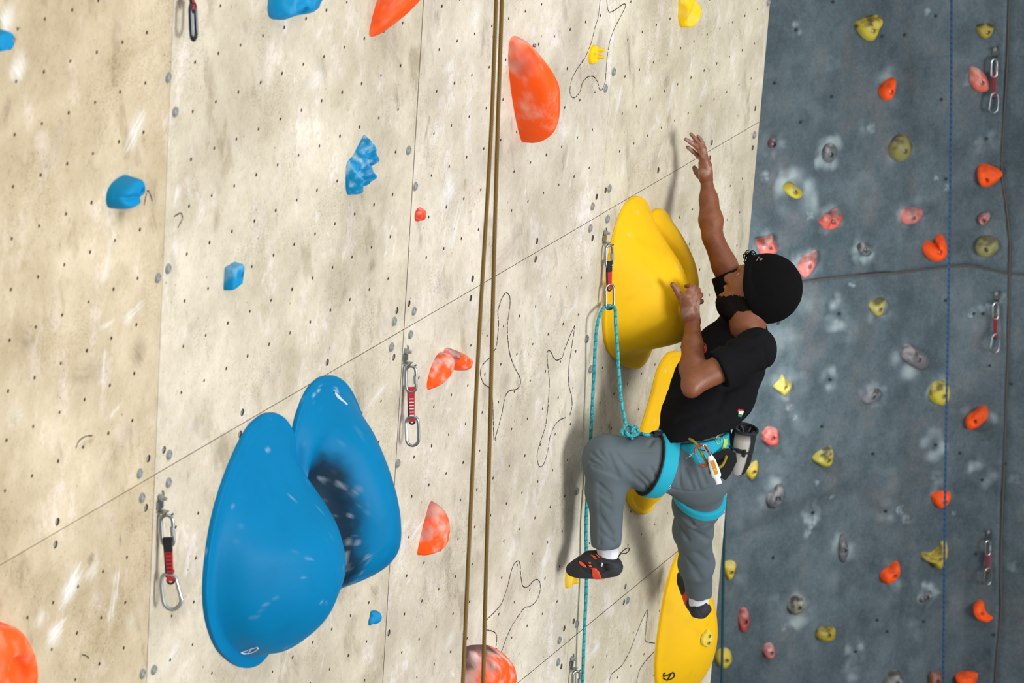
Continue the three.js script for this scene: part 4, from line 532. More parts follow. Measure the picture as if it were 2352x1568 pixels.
// ropes run on to the ceiling and to the floor beyond the picture
const runOn = (a, b, y) => b.clone().addScaledVector(b.clone().sub(a).normalize(), (y - b.y) / b.clone().sub(a).normalize().y);
function rope(label, pts, r, map, perMetre, parent, seg = 900) {
  const n = pts.length; if (n > 2) pts = [runOn(pts[1], pts[0], ROOM.y1 - .02), ...pts, runOn(pts[n - 2], pts[n - 1], ROOM.y0 + .02)];
  const cv = new THREE.CatmullRomCurve3(pts, false, 'centripetal'), t = map.clone(); t.needsUpdate = true; t.repeat.set(cv.getLength() * perMetre, 1);
  const g = new THREE.TubeGeometry(cv, seg, r, 12), m = std('#ffffff', 0.85, { map: t });
  return parent ? mesh('strand', g, m, parent) : solo('rope', g, m, label, 'rope');
}
{ const a = W(1142, -60, .36), b = W(1060, 1640, .62), c = W(1100, 780, .47); rope('left one of the two brown ropes hanging down the plywood wall', [a, W(1128, 300, .4), c, W(1075, 1300, .56), b], .0056, brownMap, 22); }
rope('right one of the two brown ropes hanging down the plywood wall', [W(1155, -60, .34), W(1143, 300, .37), W(1132, 700, .42), W(1125, 1000, .46), W(1114, 1400, .51), W(1108, 1640, .54)], .0058, brownMap, 22);
rope('thin blue rope with purple flecks in front of the dark wall', [D(2186, -60, .3), D(2184, 300, .3), D(2178, 700, .3), D(2171, 1100, .3), D(2166, 1640, .3)], .0054, dotMap, 9);
rope('dark teal rope hanging behind the lower plywood edge', [D(1667, 1120, 1.1), D(1662, 1300, 1.1), D(1659, 1480, 1.1), D(1657, 1640, 1.1)], .006, ropeTexture((c, w, h) => { c.fillStyle = '#0c4a50'; c.fillRect(0, 0, w, h); }), 9);

// ------------------------------------------------------------------ the climber, sculpted from distance fields in wall coordinates (along, up, out)
const J = (px, py, d) => { const p = W(px, py, d); return V(p.dot(E1), p.dot(E2), d); };
const dirL = (r, u, b) => { const p = RIGHT.clone().multiplyScalar(r).addScaledVector(UP, u).addScaledVector(BACK, b); return V(p.dot(E1), p.dot(E2), p.dot(E3)).normalize(); };   // a direction given as right, up, towards the viewer
const EYEL = V(EYE.dot(E1), EYE.dot(E2), EYE.dot(E3));
const smin = (a, b, k) => { const h = Math.max(k - Math.abs(a - b), 0) / k; return Math.min(a, b) - h * h * k * 0.25; };
const smax = (a, b, k) => -smin(-a, -b, k);
const cap = (x, y, z, a, b, ra, rb) => { const dx = b.x - a.x, dy = b.y - a.y, dz = b.z - a.z, px = x - a.x, py = y - a.y, pz = z - a.z, h = clamp((px * dx + py * dy + pz * dz) / (dx * dx + dy * dy + dz * dz), 0, 1); return Math.hypot(px - h * dx, py - h * dy, pz - h * dz) - (ra + (rb - ra) * h); };
const chain = (pts, k = 0.012) => (x, y, z) => { let m = 9; for (let i = 0; i + 1 < pts.length; i++) m = smin(m, cap(x, y, z, pts[i][0], pts[i + 1][0], pts[i][1], pts[i + 1][1]), k); return m; };
const ellipsoid = (c, ax, ay, az, rx, ry, rz) => (x, y, z) => { const px = x - c.x, py = y - c.y, pz = z - c.z, u = (px * ax.x + py * ax.y + pz * ax.z) / rx, v = (px * ay.x + py * ay.y + pz * ay.z) / ry, w = (px * az.x + py * az.y + pz * az.z) / rz; const l = Math.hypot(u, v, w), g = Math.hypot(u / rx, v / ry, w / rz); return l * (l - 1) / (g + 1e-9); };
const half = (p, n) => (x, y, z) => (x - p.x) * n.x + (y - p.y) * n.y + (z - p.z) * n.z;       // negative behind the plane
// elliptic sections along a spine: [centre, half width along side, half depth], side directions blended
function spine(sections) {
  const S = sections.map(([c, a, b, side]) => ({ c, a, b, side }));
  return (x, y, z) => {
    let val = 9;
    for (let i = 0; i + 1 < S.length; i++) {
      const A = S[i], B = S[i + 1], dx = B.c.x - A.c.x, dy = B.c.y - A.c.y, dz = B.c.z - A.c.z, L2 = dx * dx + dy * dy + dz * dz, h = clamp(((x - A.c.x) * dx + (y - A.c.y) * dy + (z - A.c.z) * dz) / L2, 0, 1);
      const cx = A.c.x + dx * h, cy = A.c.y + dy * h, cz = A.c.z + dz * h, a = lerp(A.a, B.a, h), b = lerp(A.b, B.b, h);
      let ux = lerp(A.side.x, B.side.x, h), uy = lerp(A.side.y, B.side.y, h), uz = lerp(A.side.z, B.side.z, h), l = Math.hypot(ux, uy, uz); ux /= l; uy /= l; uz /= l;
      const px = x - cx, py = y - cy, pz = z - cz, u = px * ux + py * uy + pz * uz, r2 = px * px + py * py + pz * pz, w = Math.sqrt(Math.max(0, r2 - u * u)), k = Math.hypot(u / a, w / b), d = k < 1e-6 ? -Math.min(a, b) : (k - 1) * Math.hypot(u, w) / k;
      val = smin(val, d, .012);
    }
    return val;
  };
}
function net(f, lo, hi, cell) {
  const nx = Math.ceil((hi.x - lo.x) / cell) + 1, ny = Math.ceil((hi.y - lo.y) / cell) + 1, nz = Math.ceil((hi.z - lo.z) / cell) + 1, v = new Float32Array(nx * ny * nz), at = (i, j, k) => (k * ny + j) * nx + i;
  const Bk = 4;
  for (let k0 = 0; k0 < nz; k0 += Bk) for (let j0 = 0; j0 < ny; j0 += Bk) for (let i0 = 0; i0 < nx; i0 += Bk) {
    const c = f(lo.x + (i0 + 1.5) * cell, lo.y + (j0 + 1.5) * cell, lo.z + (k0 + 1.5) * cell), far = Math.abs(c) > cell * 6.5;
    for (let k = k0; k < Math.min(nz, k0 + Bk); k++) for (let j = j0; j < Math.min(ny, j0 + Bk); j++) for (let i = i0; i < Math.min(nx, i0 + Bk); i++) v[at(i, j, k)] = far ? c : f(lo.x + i * cell, lo.y + j * cell, lo.z + k * cell);
  }
  const id = new Int32Array(nx * ny * nz).fill(-1), pos = [], idx = [];
  for (let k = 0; k + 1 < nz; k++) for (let j = 0; j + 1 < ny; j++) for (let i = 0; i + 1 < nx; i++) {
    let n = 0, X = 0, Y = 0, Z = 0; const q = [];
    for (let c = 0; c < 8; c++) q.push(v[at(i + (c & 1), j + (c >> 1 & 1), k + (c >> 2))]);
    if (q.every((t) => t < 0) || q.every((t) => t >= 0)) continue;
    for (const [a, b] of [[0, 1], [2, 3], [4, 5], [6, 7], [0, 2], [1, 3], [4, 6], [5, 7], [0, 4], [1, 5], [2, 6], [3, 7]]) if ((q[a] < 0) !== (q[b] < 0)) { const t = q[a] / (q[a] - q[b]); X += (a & 1) + t * ((b & 1) - (a & 1)); Y += (a >> 1 & 1) + t * ((b >> 1 & 1) - (a >> 1 & 1)); Z += (a >> 2) + t * ((b >> 2) - (a >> 2)); n++; }
    id[at(i, j, k)] = pos.length / 3; pos.push(lo.x + (i + X / n) * cell, lo.y + (j + Y / n) * cell, lo.z + (k + Z / n) * cell);
  }
  const quad = (a, b, c, d, flip) => { if (a < 0 || b < 0 || c < 0 || d < 0) return; if (flip) idx.push(a, c, b, a, d, c); else idx.push(a, b, c, a, c, d); };
  for (let k = 1; k + 1 < nz; k++) for (let j = 1; j + 1 < ny; j++) for (let i = 1; i + 1 < nx; i++) {
    const s = v[at(i, j, k)] < 0;
    if (s !== v[at(i + 1, j, k)] < 0) quad(id[at(i, j - 1, k - 1)], id[at(i, j, k - 1)], id[at(i, j, k)], id[at(i, j - 1, k)], !s);
    if (s !== v[at(i, j + 1, k)] < 0) quad(id[at(i - 1, j, k - 1)], id[at(i - 1, j, k)], id[at(i, j, k)], id[at(i, j, k - 1)], !s);
    if (s !== v[at(i, j, k + 1)] < 0) quad(id[at(i - 1, j - 1, k)], id[at(i, j - 1, k)], id[at(i, j, k)], id[at(i - 1, j, k)], !s);
  }
  const g = new THREE.BufferGeometry(); g.setAttribute('position', new THREE.Float32BufferAttribute(pos, 3)); g.setIndex(idx); g.computeVertexNormals(); return g;
}
const around = (pts, m) => { const b = new THREE.Box3().setFromPoints(pts); return [b.min.clone().addScalar(-m), b.max.clone().addScalar(m)]; };
function trace(px, py, f, lift = 0) {                               // where the line of sight of a pixel meets a sculpted surface
  const far = J(px, py, 0), v = far.clone().sub(EYEL).normalize(); let t = 11.2;
  for (let i = 0; i < 160; i++) { const d = f(EYEL.x + v.x * t, EYEL.y + v.y * t, EYEL.z + v.z * t); if (d < 0.0006) break; t += Math.min(d * .7, .03); if (t > 14.5) break; }
  return EYEL.clone().addScaledVector(v, t - lift);
}
const creased = (f, list, base) => {                             // pressed folds: [x0, y0, x1, y1, width, depth], laid on the surface
  const C = list.map(([a, b, c, d, w0, h0]) => { const w = w0 * .9, h = h0 * 1.7; const pts = []; for (let i = 0; i <= 4; i++) pts.push(trace(lerp(a, c, i / 4), lerp(b, d, i / 4), base)); return { pts, w, h, box: new THREE.Box3().setFromPoints(pts).expandByScalar(w * 2.4) }; }), q = V();
  return (x, y, z) => {
    let d = f(x, y, z); if (d > .05 || d < -.06) return d; q.set(x, y, z);
    for (const c of C) if (c.box.containsPoint(q)) { let m = 9; for (let i = 0; i < 4; i++) m = Math.min(m, cap(x, y, z, c.pts[i], c.pts[i + 1], 0, 0)); d += c.h * Math.exp(-((m / c.w) ** 2)); }
    return d;
  };
};
const SO = st(1600, 1060), ORIGIN = V(SO[0], SO[1], 0);
const local = (g) => g.translate(-ORIGIN.x, -ORIGIN.y, 0);
const person = thing('person', 'climber in black beanie, black t-shirt and grey trousers reaching up the plywood wall', 'person', wallPoint(SO[0], SO[1], 0), WALLQ);

const cloth = (c, sp = .25) => new THREE.MeshPhysicalMaterial({ color: new THREE.Color(c), roughness: .9, specularIntensity: sp });
// joints
const lsh = J(1735, 802, .525), lel = J(1592, 880, .378), lwr = J(1590, 738, .27), rsh = J(1690, 670, .305), rel = J(1637, 545, .2), rwr = J(1623, 414, .13);
const lhip = J(1600, 1078, .378), rhip = J(1613, 1085, .335), lkn = J(1392, 1052, .14), lan = J(1392, 1268, .155), rkn = J(1592, 1215, .255), ran = J(1607, 1372, .205);
const LAT = V(1, -.02, 0).normalize(), LATS = rsh.clone().sub(lsh).normalize();
// torso inside the shirt
const SECT = [[1604, 1062, .375, .125, .112, LAT], [1601, 1012, .368, .138, .124, LAT], [1611, 958, .365, .134, .128, LAT.clone().lerp(LATS, .25).normalize()], [1640, 890, .365, .138, .138, LAT.clone().lerp(LATS, .5).normalize()], [1676, 822, .38, .14, .124, LAT.clone().lerp(LATS, .8).normalize()], [1704, 774, .41, .14, .085, LATS], [1718, 746, .44, .07, .06, LATS]];
const torsoF = spine(SECT.map(([x, y, d, a, b, s]) => [J(x, y, d), a - .016, b - .018, s]));
// --- head frame
const HF = dirL(-.75, .61, -.22), HU0 = dirL(.62, .78, .05), HL = HU0.clone().cross(HF).normalize(), HU = HF.clone().cross(HL).normalize();   // forwards, up, and to his left
const HC = J(1752, 664, .468), hp = (f, u, l) => HC.clone().addScaledVector(HF, f).addScaledVector(HU, u).addScaledVector(HL, l);
const HBOX = [HC.clone().addScalar(-.2), HC.clone().addScalar(.2)];
const toward = HL.dot(dirL(0, 0, 1)) > 0 ? 1 : -1;                // the side of the head turned to the camera
const skull = ellipsoid(hp(-.004, .012, 0), HF, HU, HL, .1, .104, .078), face = ellipsoid(hp(.034, -.05, 0), HF, HU, HL, .066, .092, .062), jaw = ellipsoid(hp(.046, -.112, 0), HF, HU, HL, .046, .032, .045);
const nose = [[hp(.098, -.012, 0), .008], [hp(.11, -.034, 0), .0108], [hp(.115, -.045, 0), .0128]];
const headCore = (x, y, z) => smin(smin(skull(x, y, z), face(x, y, z), .03), jaw(x, y, z), .035);
function headF(x, y, z) {
  let d = headCore(x, y, z);
  d = smin(d, cap(x, y, z, hpBrow[0], hpBrow[1], .013, .013), .02);
  for (const s of [0, 1]) { d = smin(d, cap(x, y, z, cheek[s][0], cheek[s][1], .018, .01), .02); d = -smin(-d, Math.hypot(x - socket[s].x, y - socket[s].y, z - socket[s].z) - .0135, .012); d = smin(d, Math.hypot(x - eyeC[s].x, y - eyeC[s].y, z - eyeC[s].z) - .0118, .004); d = smin(d, Math.hypot(x - ala[s].x, y - ala[s].y, z - ala[s].z) - .0088, .01); }
  for (let i = 0; i < 2; i++) d = smin(d, cap(x, y, z, nose[i][0], nose[i + 1][0], nose[i][1], nose[i + 1][1]), .012);
  for (const [a, b] of lips) d = smin(d, cap(x, y, z, a, b, .0075, .0045), .008);
  d = -smin(-d, cap(x, y, z, gape[0], gape[1], .008, .006), .006);
  d = smin(d, cap(x, y, z, neck[0], neck[1], .05, .06), .03);
  return d;
}
const hpBrow = [hp(.093, .008, .03), hp(.093, .008, -.03)], cheek = [1, -1].map((s) => [hp(.068, -.045, .036 * s), hp(.03, -.035, .05 * s)]), socket = [1, -1].map((s) => hp(.1, -.012, .034 * s)), eyeC = [1, -1].map((s) => hp(.083, -.013, .033 * s)), ala = [1, -1].map((s) => hp(.104, -.05, .013 * s));
const lips = [1, -1].flatMap((s) => [[hp(.1, -.072, 0), hp(.08, -.08, .026 * s)], [hp(.094, -.104, 0), hp(.078, -.09, .024 * s)]]), gape = [hp(.104, -.087, .012), hp(.104, -.087, -.012)], neck = [hp(-.018, -.075, 0), J(1718, 752, .45)];
// --- arms
const upperL = chain([[lsh, .05], [lsh.clone().lerp(lel, .5), .047], [lel, .038]]), foreL = chain([[lel, .036], [lel.clone().lerp(lwr, .25), .043], [lel.clone().lerp(lwr, .6), .034], [lwr, .0255]], .02);
const upperR = chain([[rsh, .048], [rsh.clone().lerp(rel, .5), .043], [rel, .035]]), foreR = chain([[rel, .034], [rel.clone().lerp(rwr, .3), .039], [rel.clone().lerp(rwr, .65), .03], [rwr, .0205]], .02);
const legsCore = chain([[lhip, .07], [lkn, .05], [lan, .032]], .03), legsCoreR = chain([[rhip, .07], [rkn, .048], [ran, .032]], .03);
const elbowTip = J(1586, 897, .38);
const bodyF = (x, y, z) => { let d = smin(torsoF(x, y, z) + .04, upperL(x, y, z), .03); d = smin(d, upperR(x, y, z), .03); d = smin(d, foreL(x, y, z), .014); d = smin(d, Math.hypot(x - elbowTip.x, y - elbowTip.y, z - elbowTip.z) - .021, .03); d = smin(d, foreR(x, y, z), .014); d = smin(d, legsCore(x, y, z), .03); d = smin(d, legsCoreR(x, y, z), .03); return smin(d, cap(x, y, z, neck[0], neck[1], .048, .058), .03); };
// --- hands: [joint list] per finger, rooted in the palm
const finger = (pts, r) => chain(pts.map((p, i) => [p, r * [1.08, 1, .95, .82, .72][i]]), .004);
const rightHand = (() => {
  const F = [
    finger([J(1617, 382, .124), J(1612, 367, .118), J(1602, 356, .1), J(1591, 347, .085), J(1579, 338, .073)], .0086),
    finger([J(1617, 372, .126), J(1612, 352, .121), J(1600, 337, .102), J(1588, 328, .086), J(1575, 320, .073)], .0088),
    finger([J(1619, 366, .128), J(1614, 345, .124), J(1606, 330, .108), J(1597, 319, .095), J(1587, 308, .084)], .0084),
    finger([J(1621, 364, .13), J(1619, 343, .127), J(1614, 329, .115), J(1609, 320, .105), J(1603, 312, .098)], .0072),
    finger([J(1617, 408, .122), J(1606, 402, .1), J(1601, 396, .089), J(1598, 391, .082), J(1595, 385, .077)], .0108),
  ];
  const palm = chain([[rwr, .0205], [J(1620, 396, .128), .0215], [J(1616, 376, .122), .0175]], .012), palm2 = chain([[rwr, .0185], [J(1622, 380, .13), .0165], [J(1617, 356, .125), .0125]], .012), ball = chain([[J(1619, 409, .125), .017], [J(1609, 402, .104), .0145]], .01);
  return (x, y, z) => { let d = smin(smin(palm(x, y, z), palm2(x, y, z), .012), ball(x, y, z), .012); for (const q of F) d = smin(d, q(x, y, z), .0035); return d; };
})();
const leftHand = (() => {
  const far = V(.034, .004, -.02);
  const knuckle = [J(1586, 668, .257), J(1596, 673, .265), J(1602, 682, .269), J(1604, 694, .269)];
  const F = knuckle.map((k, i) => finger([J(1586, 700, .260).lerp(k, .5), k, k.clone().add(V(.026, .006 - i * .003, .0)), k.clone().add(V(.046, .002 - i * .004, -.02)), k.clone().add(V(.056, -.004 - i * .004, -.036))], [.0105, .0108, .0102, .0092][i]));
  F.push(finger([J(1580, 712, .255), J(1567, 690, .235), J(1560, 676, .223), J(1552, 663, .211), J(1545, 653, .202)], .0118));
  const palm = chain([[lwr, .0255], [J(1584, 715, .263), .0245], [J(1581, 688, .257), .021], [J(1584, 672, .257), .0155]], .015), palm2 = chain([[J(1590, 722, .270), .021], [J(1597, 690, .267), .0165]], .012), wrist = chain([[lwr, .026], [J(1574, 700, .247), .018]], .012);
  return (x, y, z) => { let d = smin(smin(palm(x, y, z), palm2(x, y, z), .015), wrist(x, y, z), .014); for (const q of F) d = smin(d, q(x, y, z), .006); return d; };
})();
const SKIN = lin('#763f24'), SKINP = lin('#a0643f'), CHALKC = lin('#b9a59c'), HAIR = lin('#2a180f');
const skinPaint = (p) => {
  const n = fbm(p.x * 30, p.y * 30, p.z * 30, 3), h = N3(p.x * 420 + p.y * 160, p.y * 90 - p.x * 120, p.z * 420), q = V(p.x, p.y, p.z);
  let c = mix3(SKIN, SKINP, clamp(.22 + n * .4, 0, 1));
  const dl = Math.min(cap(p.x, p.y, p.z, lel, lwr, 0, 0), 1), dr = cap(p.x, p.y, p.z, rel, rwr, 0, 0);
  if (dl < .07 || dr < .055) c = mix3(c, HAIR,   .18 * sstep(.1, .45, h));           // fine hair on the forearms
  const handL = sstep(.085, .03, Math.min(q.distanceTo(J1), q.distanceTo(J2))), handR = sstep(.085, .04, Math.min(q.distanceTo(J3), q.distanceTo(J4)));
  const hand = Math.max(handL, handR); if (hand > 0) { c = mix3(c, lin('#8a5644'), hand * .5); c = mix3(c, CHALKC, hand * .5 * sstep(-.1, .5, fbm(p.x * 38, p.y * 38, p.z * 38, 4) + .08)); }
  return c;
};
const J1 = J(1585, 695, .26), J2 = J(1560, 672, .225), J3 = J(1612, 370, .12), J4 = J(1585, 325, .085);
const skinMat = new THREE.MeshPhysicalMaterial({ vertexColors: true, roughness: 0.5, clearcoat: 0.08, clearcoatRoughness: 0.5, sheen: 0.2, sheenRoughness: 0.5 });
{
  const core = net(bodyF, V(2.7, -1.62, .04), V(3.9, .08, .7), .009);
  const hr = net(rightHand, ...around([rwr, J(1573, 306, .06), J(1592, 390, .07), J(1620, 308, .12), J(1628, 330, .13)], .036), .0028);
  const hl = net(leftHand, ...around([lwr, J(1544, 650, .195), J(1606, 690, .275), J(1590, 665, .255).add(V(.07, 0, -.04))], .034), .003);
  const hd = net((x, y, z) => Math.max(headF(x, y, z), -1), ...HBOX, .0034);
  const LIPC = lin('#a8604c'), DARK = lin('#1a0f0b');
  const headPaint = (p) => { const q = V(p.x, p.y, p.z); let c = skinPaint(p); for (const [a, b] of lips) c = mix3(c, LIPC, sstep(.012, .007, cap(p.x, p.y, p.z, a, b, 0, 0)) * .9); c = mix3(c, DARK, sstep(.0125, .0085, cap(p.x, p.y, p.z, gape[0], gape[1], 0, 0))); return c; };
  const parts = [paint(core, skinPaint), paint(hr, skinPaint), paint(hl, skinPaint), paint(hd, headPaint)];
  mesh('body', local(mergeGeometries(parts)), skinMat, person);
  // eyes, brows, teeth
  for (const s of [1, -1]) { const e = new THREE.SphereGeometry(.0116, 18, 14); e.translate(...eyeC[s === 1 ? 0 : 1].clone().addScaledVector(HF, .0006).toArray()); paint(e, (p) => { const q = V(p.x, p.y, p.z).sub(eyeC[s === 1 ? 0 : 1]).normalize(); return q.dot(HF) > .72 ? lin('#1c120d') : lin('#a3958b'); }); mesh('eye', local(e), new THREE.MeshPhysicalMaterial({ vertexColors: true, roughness: .2 }), person); }
  const brow = (s) => tube([hp(.1055, .01, .014 * s), hp(.1045, .0155, .026 * s), hp(.0975, .0145, .036 * s)], .0022, 24, 8);
  mesh('eyebrows', local(merge([brow(1), brow(-1)])), std('#120c0a', .8), person);
  mesh('teeth', local(merge([-2, -1, 0, 1, 2].map((i) => new THREE.SphereGeometry(.0042, 8, 6).scale(1, 1.2, 1).translate(...hp(.0945 - Math.abs(i) * .003, -.081, i * .0062).toArray())))), std('#e8dcc2', .35), person);
  // beard: a rough shell over the jaw
  const beardF = (x, y, z) => {
    const px = x - HC.x, py = y - HC.y, pz = z - HC.z, f = px * HF.x + py * HF.y + pz * HF.z, u = px * HU.x + py * HU.y + pz * HU.z, l = px * HL.x + py * HL.y + pz * HL.z, r = N3(x * 300, y * 300, z * 300) * .0022 + N3(x * 120, y * 120, z * 120) * .002;
    const side = u - (-.05 - .34 * f - .02 * sstep(.04, .09, f)) + .5 * r, back = -.03 - f + .25 * sstep(-.1, -.17, u) * .1;
    let region = Math.max(side, back, -.175 - u); region = Math.max(region, .03 - Math.hypot(f - .095, u + .087, l * .9) - .006);
    const tache = Math.max(Math.abs(u + .067) - .0045, .085 - f, Math.abs(l) - .03) + .002; region = Math.min(region, tache);
    return Math.max(smin(headCore(x, y, z) - .003, headF(x, y, z) + (u < -.1 ? .004 : 0), .004) - .003 - r, region + r * 4 + .004, headCore(x, y, z) - .012);
  };
  mesh('beard', local(net(beardF, ...HBOX, .0032)), cloth('#120b08'), person);
  // beanie, rolled brim, curls of hair
  const beanieF = (x, y, z) => {
    const px = x - HC.x, py = y - HC.y, pz = z - HC.z, f = px * HF.x + py * HF.y + pz * HF.z, u = px * HU.x + py * HU.y + pz * HU.z;
    const cut = -(u * .744 - f * .668 + .036 + .02 * sstep(.09, 0, Math.abs(f - .03))) + .02 * N3(x * 9, y * 9, z * 9) * 0;
    let d = smin(cap3(x, y, z), headCore(x, y, z) - .011, .02) + .0022 * N3(x * 26, y * 26, z * 26) + .0005 * N3(x * 260, y * 260, z * 260);
    const rim = Math.abs(cut + .012) - .012; d = smin(d, Math.max(headCore(x, y, z) - .0155, Math.abs(cut + .015) - .013), .008);
    return smax(d, cut, .006);
  };
  const cap3 = ellipsoid(hp(-.026, .012, 0), HF, HU, HL, .1, .108, .09);
  mesh('beanie', local(net(beanieF, ...HBOX, .0042)), cloth('#09090a'), person);
  const bt = (l) => local(tube(l.map(([x, y]) => trace(x, y, beanieF, .002)), .0011, 16, 5));
  mesh('beanie_mark', merge([bt([[1738, 598], [1741, 593], [1743, 590]]), bt([[1740, 592], [1746, 592], [1751, 594]]), bt([[1744, 595], [1747, 594]]), bt([[1746, 597], [1750, 596]])]), std('#a39a90', .8), person, 'small beige stitched mark on the beanie');
  const curls = []; for (let c = 0; c < 20; c++) { const o = hp(.098 + rr(-.006, .016), .047 + rr(-.012, .026), rr(-.035, .04)), r = rr(.005, .011), a = rr(0, 6), e = rr(2.6, 5.2), w = rr(-1, 1), pts = []; for (let i = 0; i <= 12; i++) { const t = a + i / 12 * e; pts.push(o.clone().addScaledVector(HF, r * Math.cos(t)).addScaledVector(HU, r * Math.sin(t)).addScaledVector(HL, .012 * w * (i / 12 - .5))); } curls.push(tube(pts, .0017, 30, 5)); }
  mesh('hair_curls', local(merge(curls)), cloth('#0a0808'), person);
}
// --- clothes
const shirtBase = spine(SECT.slice(1).map(([x, y, d, a, b, s], i) => [J(x, y, d), a + [.006, .004, .004, .004, .004, .004][i], b + [.008, .004, .004, .004, .004, .004][i], s]));
const slvL = [lsh.clone().addScaledVector(LATS, -.0), lsh.clone().lerp(lel, .6)], slvR = [rsh, rsh.clone().lerp(rel, .36)];
const hemN = dirL(-.16, 1, .28), hemP = J(1602, 983, .37), lsN = lel.clone().sub(lsh).normalize(), rsN = rel.clone().sub(rsh).normalize();
const neckP = hp(-.02, -.085, 0), neckN = neckP.clone().sub(J(1705, 770, .43)).normalize();
const shirtRaw = (x, y, z) => {
  let d = shirtBase(x, y, z);
  const sl = Math.max(cap(x, y, z, lsh, lel, .072, .06), (x - slvL[1].x) * lsN.x + (y - slvL[1].y) * lsN.y + (z - slvL[1].z) * lsN.z);
  const sr = Math.max(cap(x, y, z, rsh, rel, .066, .052), (x - slvR[1].x) * rsN.x + (y - slvR[1].y) * rsN.y + (z - slvR[1].z) * rsN.z);
  d = smin(d, sl, .025); d = smin(d, sr, .04);
  d = Math.max(d, -((x - hemP.x) * hemN.x + (y - hemP.y) * hemN.y + (z - hemP.z) * hemN.z) - .006);
  const nk = Math.hypot(x - neckP.x, y - neckP.y, z - neckP.z) - .078; return smax(d, -nk, .008);
};
const shirtFold = (x, y, z) => shirtRaw(x, y, z) + .004 * N3(x * 9 + y * 5, y * 7 - x * 3, z * 9) + .0025 * N3(x * 22 + y * 14, y * 12, z * 20);
const shirtF = creased(shirtFold, [[1640, 775, 1735, 768, .009, .006], [1650, 792, 1720, 800, .01, .006], [1690, 805, 1745, 790, .009, .005], [1640, 745, 1700, 762, .01, .006], [1712, 870, 1748, 850, .012, .008], [1705, 880, 1668, 895, .012, .008], [1560, 965, 1650, 940, .012, .004], [1600, 985, 1680, 950, .012, .004], [1640, 975, 1665, 900, .014, .004], [1535, 940, 1600, 950, .012, .004], [1752, 790, 1765, 860, .006, .003]], shirtRaw);
const shirtMesh = mesh('t_shirt', local(net(shirtF, V(2.85, -1.0, .2), V(3.85, -.1, .7), .0058)), cloth('#131316'), person);
const pantsLegL = chain([[lhip, .09], [lhip.clone().lerp(lkn, .5), .09], [lkn, .072], [lkn.clone().lerp(lan, .35), .06], [lkn.clone().lerp(lan, .9), .05]], .035), pantsLegR = chain([[rhip, .092], [rhip.clone().lerp(rkn, .55), .078], [rkn, .064], [rkn.clone().lerp(ran, .5), .057], [rkn.clone().lerp(ran, .93), .0455]], .035);
const seat = [J(1606, 1082, .378), J(1618, 1078, .345)], waistF = spine([[1604, 1085, .365, .115, .104, LAT], [1601, 1035, .362, .114, .102, LAT], [1600, 1000, .36, .112, .1, LAT]].map(([x, y, d, a, b, s]) => [J(x, y, d), a, b, s]));
const hemL = lkn.clone().lerp(lan, .915), hemLN = lan.clone().sub(lkn).normalize(), hemR = rkn.clone().lerp(ran, .965), hemRN = ran.clone().sub(rkn).normalize();
const pantsRaw = (x, y, z) => {
  const L = Math.max(pantsLegL(x, y, z), y < -.95 ? (x - hemL.x) * hemLN.x + (y - hemL.y) * hemLN.y + (z - hemL.z) * hemLN.z : -1), R = Math.max(pantsLegR(x, y, z), y < -.95 ? (x - hemR.x) * hemRN.x + (y - hemR.y) * hemRN.y + (z - hemR.z) * hemRN.z : -1);
  let d = smin(L, R, .03); d = smin(d, waistF(x, y, z), .05); return smin(d, cap(x, y, z, seat[0], seat[1], .102, .096), .05);
};
const pantsFold = (x, y, z) => pantsRaw(x, y, z) + .003 * N3(x * 12, y * 12, z * 12);
const PC = [[1358, 1040, 1410, 1085, .005, .01], [1354, 1058, 1415, 1090, .0048, .011], [1362, 1072, 1418, 1094, .0045, .009], [1375, 1035, 1418, 1086, .005, .01], [1397, 1040, 1422, 1098, .0048, .013], [1414, 1038, 1455, 1100, .006, .008], [1450, 1088, 1492, 1126, .0065, .011], [1464, 1084, 1502, 1120, .006, .009], [1440, 1070, 1470, 1108, .007, .006], [1495, 1075, 1508, 1095, .005, .007], [1375, 1110, 1379, 1250, .0035, .004], [1376, 1112, 1402, 1138, .007, .008], [1376, 1130, 1404, 1150, .007, .007], [1377, 1150, 1402, 1172, .007, .007], [1380, 1188, 1406, 1228, .008, .008], [1384, 1225, 1410, 1245, .007, .006], [1392, 1036, 1500, 1038, .003, .003], [1560, 1045, 1562, 1120, .004, .009], [1553, 1060, 1566, 1125, .004, .007], [1576, 1078, 1592, 1122, .006, .006], [1590, 1070, 1608, 1125, .006, .006], [1602, 1060, 1622, 1110, .007, .005], [1538, 1122, 1572, 1129, .004, .008], [1572, 1129, 1608, 1130, .004, .009], [1608, 1130, 1634, 1120, .004, .009], [1553, 1162, 1590, 1200, .006, .009], [1558, 1180, 1600, 1212, .006, .012], [1600, 1212, 1632, 1204, .005, .013], [1551, 1190, 1580, 1240, .008, .007], [1606, 1192, 1628, 1188, .005, .008], [1628, 1240, 1590, 1218, .009, .006], [1576, 1280, 1610, 1330, .011, .005], [1626, 1290, 1600, 1270, .01, .005], [1500, 1010, 1492, 1022, .006, .009]];
const pantsF = creased(pantsFold, PC, pantsRaw);
mesh('trousers', local(net(pantsF, V(2.7, -1.52, .04), V(3.8, -.6, .6), .0046)), cloth('#5d686e', .4), person);
